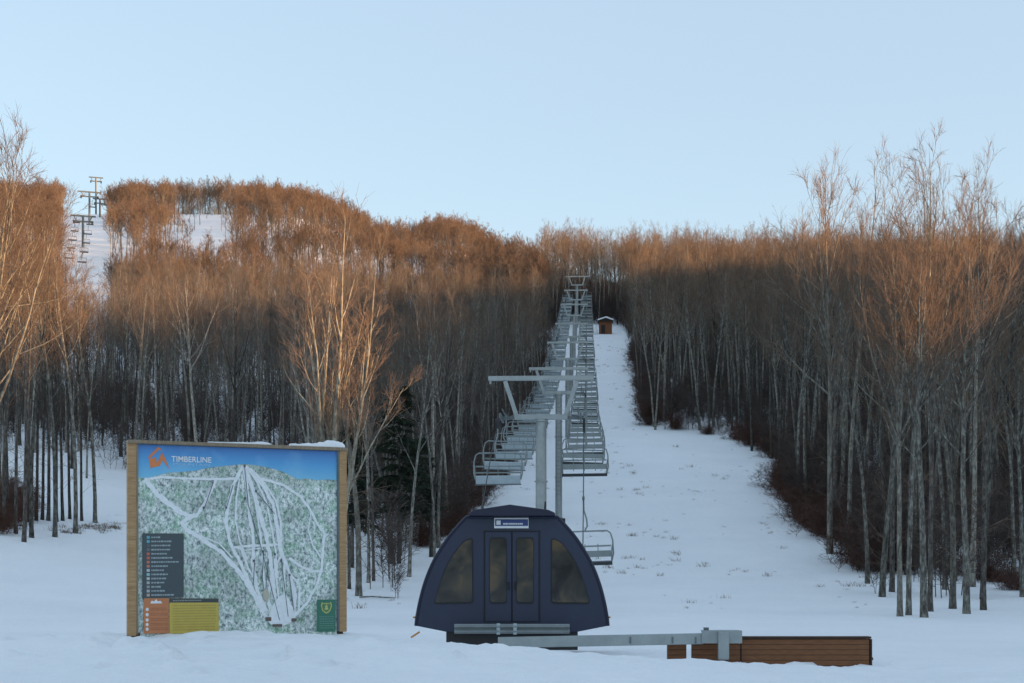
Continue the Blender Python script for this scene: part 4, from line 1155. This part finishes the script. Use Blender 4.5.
TR = [([(80, 152), (118, 200), (160, 235), (205, 265)], 0.10), ([(205, 265), (232, 265), (250, 240), (268, 205), (290, 155)], 0.075), ([(80, 153), (130, 146), (200, 150), (290, 152), (360, 150)], 0.05),
      ([(228, 262), (188, 285), (200, 305), (262, 345), (310, 380), (350, 425), (385, 475), (410, 520), (440, 575), (480, 600)], 0.085),
      ([(372, 112), (345, 165), (327, 230), (320, 285), (335, 355), (365, 410), (400, 490), (440, 560)], 0.075),
      ([(376, 110), (385, 180), (392, 250), (405, 340), (402, 410), (415, 490), (445, 560)], 0.075), ([(378, 110), (405, 190), (425, 260), (445, 330), (460, 420), (470, 520), (485, 600)], 0.09),
      ([(380, 112), (430, 165), (465, 230), (478, 300), (488, 370), (515, 440), (535, 510), (530, 590)], 0.08), ([(395, 118), (440, 165), (475, 220), (490, 290), (490, 370)], 0.045),
      ([(430, 150), (500, 172), (550, 205), (580, 245), (605, 292), (627, 322), (622, 380), (618, 435), (600, 490), (570, 540), (530, 580)], 0.06),
      ([(345, 363), (400, 358), (440, 358), (482, 355)], 0.05), ([(515, 398), (555, 425), (590, 440), (622, 440)], 0.06), ([(365, 365), (390, 430), (420, 480)], 0.045),
      ([(490, 390), (460, 450), (450, 520), (470, 590)], 0.05), ([(495, 385), (520, 450), (548, 480), (546, 560), (510, 600)], 0.05), ([(500, 400), (500, 480), (505, 590)], 0.05),
      ([(378, 112), (395, 160), (412, 230), (422, 300), (432, 380), (436, 460), (455, 560)], 0.045), ([(382, 112), (418, 165), (448, 235), (462, 310), (474, 380), (480, 460)], 0.04), ([(362, 150), (352, 210), (350, 280), (362, 345), (385, 400)], 0.035),
      ([(510, 420), (524, 480), (530, 560)], 0.04), ([(470, 400), (476, 470), (488, 560)], 0.045), ([(338, 360), (380, 372), (430, 366)], 0.03), ([(585, 250), (575, 310), (590, 360), (618, 400)], 0.03), ([(250, 330), (300, 350), (340, 395)], 0.03)]
TR = [(p, w * 0.8) for p, w in TR]
for i, (p, w) in enumerate(TR): ribbon(tr, p, w, 0.0045 + 0.0006 * (i + 1), 0.35, i)
tr.add([(*[(x, FACE - 0.0205, z) for x, z in [A2(*p)]][0],) for p in [(446, 590), (462, 545), (480, 520), (500, 505), (515, 525), (530, 560), (522, 598), (490, 610), (458, 603)]], [tuple(range(9))])
tr.build('trail_artwork', M['trail'], pnl)
ll = MB()
for i, p in enumerate([[(377, 112), (388, 230), (432, 378), (462, 500), (485, 590)], [(283, 160), (256, 240)], [(342, 170), (322, 240)], [(408, 400), (404, 480)], [(490, 400), (512, 580)], [(412, 190), (470, 260)], [(436, 375), (430, 480)], [(515, 450), (530, 560)], [(450, 400), (440, 520)]]):
    ribbon(ll, p, 0.012, 0.0215 + i * 0.0003, 0.2, 50 + i)
for x_, y_ in [(377, 112), (253, 240), (321, 240), (412, 190), (432, 376), (470, 385), (516, 450), (378, 212), (405, 405), (490, 405), (450, 585)]:
    p = A2(x_, y_); ll.box((p[0], FACE - 0.0252, p[1]), (0.035, 0.001, 0.04))
ll.build('lift_artwork', flat('map lift lines', (0.09, 0.10, 0.13)), pnl)
bl = MB()
for x_, y_, w_b, h_b in [(450, 586, 18, 12), (530, 590, 16, 10), (478, 606, 30, 8)]:
    p = A2(x_, y_); bl.box((p[0], FACE - 0.0262, p[1]), (w_b * W / 607, 0.001, h_b * Hh / 570))
bl.build('building_artwork', flat('map buildings', (0.12, 0.09, 0.08)), pnl)
p = A2(443, 512); pk = MB().prism([(p[0] + 0.055 * math.cos(a), p[1] + 0.11 * math.sin(a)) for a in np.linspace(0, 2*math.pi, 14)[:-1]], FACE - 0.0275, FACE - 0.0265); pk.build('car_park_artwork', flat('map tan patch', (0.45, 0.42, 0.34)), pnl)
# logo: an outlined peak and a filled double peak, orange
lg = MB()
ribbon(lg, [(100, 118), (94, 84), (122, 56)], 0.035, 0.0075); ribbon(lg, [(94, 86), (122, 57), (126, 64)], 0.035, 0.0082)
lg.add([(x, FACE - 0.0090, z) for x, z in [A2(*p) for p in [(96, 92), (112, 84), (116, 104), (130, 70), (142, 92), (152, 122), (142, 108), (132, 94), (124, 112), (102, 116)]]], [tuple(range(10))])
lg.build('logo', flat('logo orange', (0.62, 0.20, 0.07)), pnl)
def text_obj(s, size, x, z, y, name, m, parent, sxy=1.0, bold=0.0):
    cu = bpy.data.curves.new(name, 'FONT'); cu.body = s; cu.size = size; cu.extrude = 0.0005; cu.offset = bold
    tmp = bpy.data.objects.new(name, cu); col.objects.link(tmp)
    bpy.context.view_layer.update()
    me = bpy.data.meshes.new_from_object(tmp.evaluated_get(bpy.context.evaluated_depsgraph_get()))
    bpy.data.objects.remove(tmp); bpy.data.curves.remove(cu)
    me.materials.clear(); me.materials.append(m)
    o = link(name, me, parent); o.rotation_euler = (R(90), 0, 0); o.location = (x, y, z); o.scale = (sxy, 1, 1)
    return o
sw = A2(158, 98); ew = A2(277, 98)
tx = text_obj('TIMBERLINE', 0.135, sw[0], sw[1], FACE - 0.008, 'lettering', M['white_paint'], pnl, 1.0, 0.0015)
wd = max(v.co.x for v in tx.data.vertices); tx.scale = ((ew[0] - sw[0]) / wd, 1, 1)
sw2 = A2(162, 109)
tx2 = text_obj('MOUNTAIN', 0.062, sw2[0], sw2[1] - 0.004, FACE - 0.008, 'lettering', flat('pale blue letters', (0.35, 0.52, 0.68)), pnl)
wd = max(v.co.x for v in tx2.data.vertices); tx2.scale = ((A2(272, 0)[0] - sw2[0]) / wd, 1, 1)
# legend
lgd = sheet([(73, 318), (194, 319), (194, 514), (73, 516)], 0.021, 'legend_panel', flat('legend slate', (0.055, 0.075, 0.085)), pnl)
def bars(name, rows, m, d, parent, h=5.0, seed=0):
    mb = MB(); rg_ = random.Random(seed)
    for x0, x1, y_ in rows:
        x_ = x0
        while x_ < x1:
            w = rg_.uniform(3.5, 8); p = A2(min(x_ + w / 2, x1), y_)
            mb.box((p[0], FACE - d, p[1]), (w * W / 607, 0.001, h * rg_.uniform(0.75, 1.05) * Hh / 570)); x_ += w + 1.6
    return mb.build(name, m, parent)
ys_ = [330 + i * 12.6 for i in range(15)]
wd_ = [22, 55, 52, 52, 42, 62, 78, 48, 36, 48, 40, 34, 24, 36, 62]
bars('lettering', [(99, 99 + w, y_) for w, y_ in zip(wd_, ys_)], flat('legend letters', (0.30, 0.36, 0.38)), 0.0225, lgd, 5.0, 4)
cols = [(0.10, 0.35, 0.42), (0.10, 0.35, 0.42), (0.10, 0.10, 0.12), (0.14, 0.14, 0.15), (0.50, 0.13, 0.08), (0.50, 0.13, 0.08), (0.50, 0.16, 0.1), (0.5, 0.2, 0.14), (0.45, 0.5, 0.52), (0.30, 0.50, 0.56), (0.5, 0.52, 0.52), (0.4, 0.42, 0.42), (0.3, 0.3, 0.3), (0.4, 0.42, 0.42), (0.45, 0.36, 0.28)]
for i, y_ in enumerate(ys_):
    p = A2(90, y_); MB().box((p[0], FACE - 0.0225, p[1]), (0.05, 0.001, 0.045)).build('legend_icon', flat('legend icon', cols[i]), lgd)
org = sheet([(77, 516), (150, 516), (150, 624), (77, 624)], 0.0215, 'safety_panel', flat('orange panel', (0.50, 0.19, 0.08)), pnl)
p = A2(113, 527); icon = MB()
icon.prism([A2(96, 532), A2(131, 532), A2(126, 524), A2(118, 526), A2(113, 519), A2(107, 526), A2(100, 523)], FACE - 0.0245, FACE - 0.0225)
for y_ in (550, 566, 582, 596, 610):
    q = A2(87, y_); icon.prism([(q[0] + 0.026 * math.cos(a), q[1] + 0.03 * math.sin(a)) for a in np.linspace(0, 2*math.pi, 9)[:-1]], FACE - 0.0245, FACE - 0.0225)
icon.build('icon_artwork', M['white_paint'], org)
bars('lettering', [(97, 144, y_ + dy) for y_ in (549, 565, 581, 595, 609) for dy in (-2.2, 3.0)], flat('orange small letters', (0.36, 0.14, 0.07)), 0.0235, org, 2.6, 9)
yel = sheet([(152, 517), (298, 520), (299, 627), (152, 625)], 0.0212, 'notice_panel', flat('ochre panel', (0.52, 0.40, 0.08)), pnl)
hd = sheet([(152, 517), (298, 520), (298, 532), (152, 530)], 0.0235, 'notice_header', flat('dark header', (0.05, 0.06, 0.06)), yel)
bars('lettering', [(162, 246, 524.5)], flat('header letters', (0.25, 0.27, 0.25)), 0.0252, hd, 4.0, 12)
bars('lettering', [(162, 288, 540 + 8.2 * i) for i in range(10)], flat('ochre letters', (0.36, 0.28, 0.07)), 0.0235, yel, 3.0, 13)
grn = sheet([(603, 528), (662, 529), (662, 629), (603, 628)], 0.0215, 'forest_panel', flat('green panel', (0.035, 0.16, 0.11)), pnl)
shp = [(618, 536), (625, 540), (633, 538), (641, 540), (648, 536), (651, 546), (647, 562), (640, 569), (633, 572), (626, 569), (619, 562), (615, 546)]
em = MB().prism([A2(*p) for p in shp], FACE - 0.0250, FACE - 0.0230).build('emblem', flat('emblem yellow', (0.42, 0.42, 0.12)), grn)
MB().prism([A2(633 + (x - 633) * 0.78, 553 + (y_ - 553) * 0.78) for x, y_ in shp], FACE - 0.0262, FACE - 0.0251).build('emblem_field', flat('emblem green', (0.07, 0.20, 0.11)), em)
MB().prism([A2(*p) for p in [(633, 542), (638, 552), (636, 552), (640, 560), (626, 560), (630, 552), (628, 552)]], FACE - 0.0275, FACE - 0.0263).build('emblem_tree', flat('emblem tree', (0.45, 0.45, 0.16)), em)
bars('lettering', [(611, 655, 582 + 7 * i) for i in range(6)], flat('green letters', (0.12, 0.27, 0.22)), 0.0235, grn, 3.0, 17)
# frame and posts
kk = DL / F
MB().box((-0.104, 0.04, Hh / 2 + 0.0), (0.14, 0.16, Hh + 0.04)).build('post', M['post_wood'], sg, bevel=0.012)
MB().box((W + 0.104, 0.04, Hh / 2 + 0.0), (0.14, 0.16, Hh + 0.02)).build('post', M['post_wood'], sg, bevel=0.012)
MB().box((W / 2, 0.03, Hh + 0.035), (W + 0.36, 0.20, 0.06)).build('top_rail', M['rail_wood'], sg, bevel=0.01)
MB().box((-0.017, 0.02, Hh / 2), (0.034, 0.10, Hh)).build('trim', M['rail_wood'], sg); MB().box((W + 0.017, 0.02, Hh / 2), (0.034, 0.10, Hh)).build('trim', M['galv_dark'], sg)
MB().box((-0.07, 0.04, -0.12), (0.20, 0.14, 0.30)).build('post_foot', M['plank_dark'], sg); MB().box((W + 0.06, 0.06, -0.12), (0.10, 0.14, 0.40)).build('post_foot', M['plank_dark'], sg)
MB().box((0.30, 0.10, -0.03), (0.66, 0.08, 0.08)).build('foot_rail', M['plank_dark'], sg)
# snow lying on the board
def snow_strip(x0, x1, hmax, name, lab, seed):
    rg_ = random.Random(seed); n = 26; mb = MB(); vs = []; fs = []
    for i in range(n + 1):
        f = i / n; x = x0 + (x1 - x0) * f
        env = hmax * (0.25 + 0.75 * min(1, f * 1.3) ** 1.5) * min(1, (1 - f) * 12 + 0.45)
        h = env * (0.62 + 0.38 * mnoise.noise(Vector((x * 4.0, seed, 0))) + 0.22 * mnoise.noise(Vector((x * 13.0, seed, 4)))) + 0.012
        for (yy_, zz) in ((-0.07, 0.0), (-0.075, h * 0.6), (-0.03, h * 0.95), (0.04, h), (0.10, h * 0.7), (0.12, 0.0)): vs.append((x, yy_ + rg_.uniform(-0.006, 0.006), zz))
    for i in range(n):
        for q in range(5): a_ = i * 6 + q; fs.append((a_, a_ + 1, a_ + 7, a_ + 6))
    fs += [tuple(range(6)), tuple(n * 6 + q for q in reversed(range(6)))]
    mb.add(vs, fs); o = mb.build('snow_drift', M['snow_cap'], smooth=True)
    o.location = sg.matrix_basis @ Vector((0, 0.03, Hh + 0.068)); o.rotation_euler = (0, 0, ang); tag(o, lab, 'snow')
sg.rotation_euler = (0, 0, ang); bpy.context.view_layer.update()
snow_strip(W - 0.85, W + 0.14, 0.17, 1, 'lumpy snow cap on the corner of the map board nearer the hut', 5)
snow_strip(1.2, 2.3, 0.05, 1, 'thin strip of snow lying on the middle of the map board rail', 8)
# old branch lying by the trees
o = MB().tube([(-0.7, 0, 0.06), (-0.1, 0.05, 0.09), (0.5, 0, 0.05), (1.0, 0.1, 0.03)], [0.045, 0.04, 0.035, 0.02], 6).build('fallen_branch', M['bark']); x, y = hit(374, 599); o.location = (x, y, gz(x, y) + 0.02); tag(o, 'fallen branch lying on the snow by the stout trunk', 'branch')

# ------------------------------------------------------------------ light, sky, camera
world = bpy.data.worlds.new('World'); scene.world = world; world.use_nodes = True
nt = world.node_tree; nd = nt.nodes; lk = nt.links
bg = nd['Background']
sk = nd.new('ShaderNodeTexSky'); sk.sky_type = 'NISHITA'; sk.sun_disc = False
sk.sun_elevation = R(SUN_EL); sk.sun_rotation = math.atan2(sd.x, sd.y); sk.altitude = 900; sk.air_density = 1.0; sk.dust_density = 0.6; sk.ozone_density = 1.4
hzn = nd.new('ShaderNodeMix'); hzn.data_type = 'RGBA'; hzn.blend_type = 'ADD'; hzn.inputs['Factor'].default_value = 1.0
hzn.inputs['B'].default_value = (1.17, 1.47, 1.84, 1)            # even pale blue added to the sky to lift the ambient light
lk.new(sk.outputs[0], hzn.inputs['A']); lk.new(hzn.outputs['Result'], bg.inputs['Color']); bg.inputs['Strength'].default_value = 0.315
sl = bpy.data.lights.new('sun', 'SUN'); sl.energy = 13.0; sl.angle = R(1.5); sl.color = (1.0, 0.57, 0.27)
so = link('sun', sl)
to_sun = Vector((sd.x * math.cos(R(SUN_EL)), sd.y * math.cos(R(SUN_EL)), math.sin(R(SUN_EL))))
so.rotation_euler = to_sun.to_track_quat('Z', 'Y').to_euler(); so.location = (0, 0, 60)
cam = bpy.data.cameras.new('camera'); cam.lens = 50.0; cam.sensor_width = 36.0; cam.clip_end = 8000; cam.clip_start = 0.5
cam.shift_y = (PY0 - 341.5) / 1024.0
co = link('camera', cam); co.rotation_euler = (R(90), 0, 0); co.location = (0, 0, 0)
scene.camera = co
scene.view_settings.view_transform = 'Standard'; scene.view_settings.look = 'None'; scene.view_settings.exposure = 0
scene.cycles.use_denoising = True
scene.cycles.max_bounces = 5; scene.cycles.diffuse_bounces = 3; scene.cycles.glossy_bounces = 2; scene.cycles.transparent_max_bounces = 4
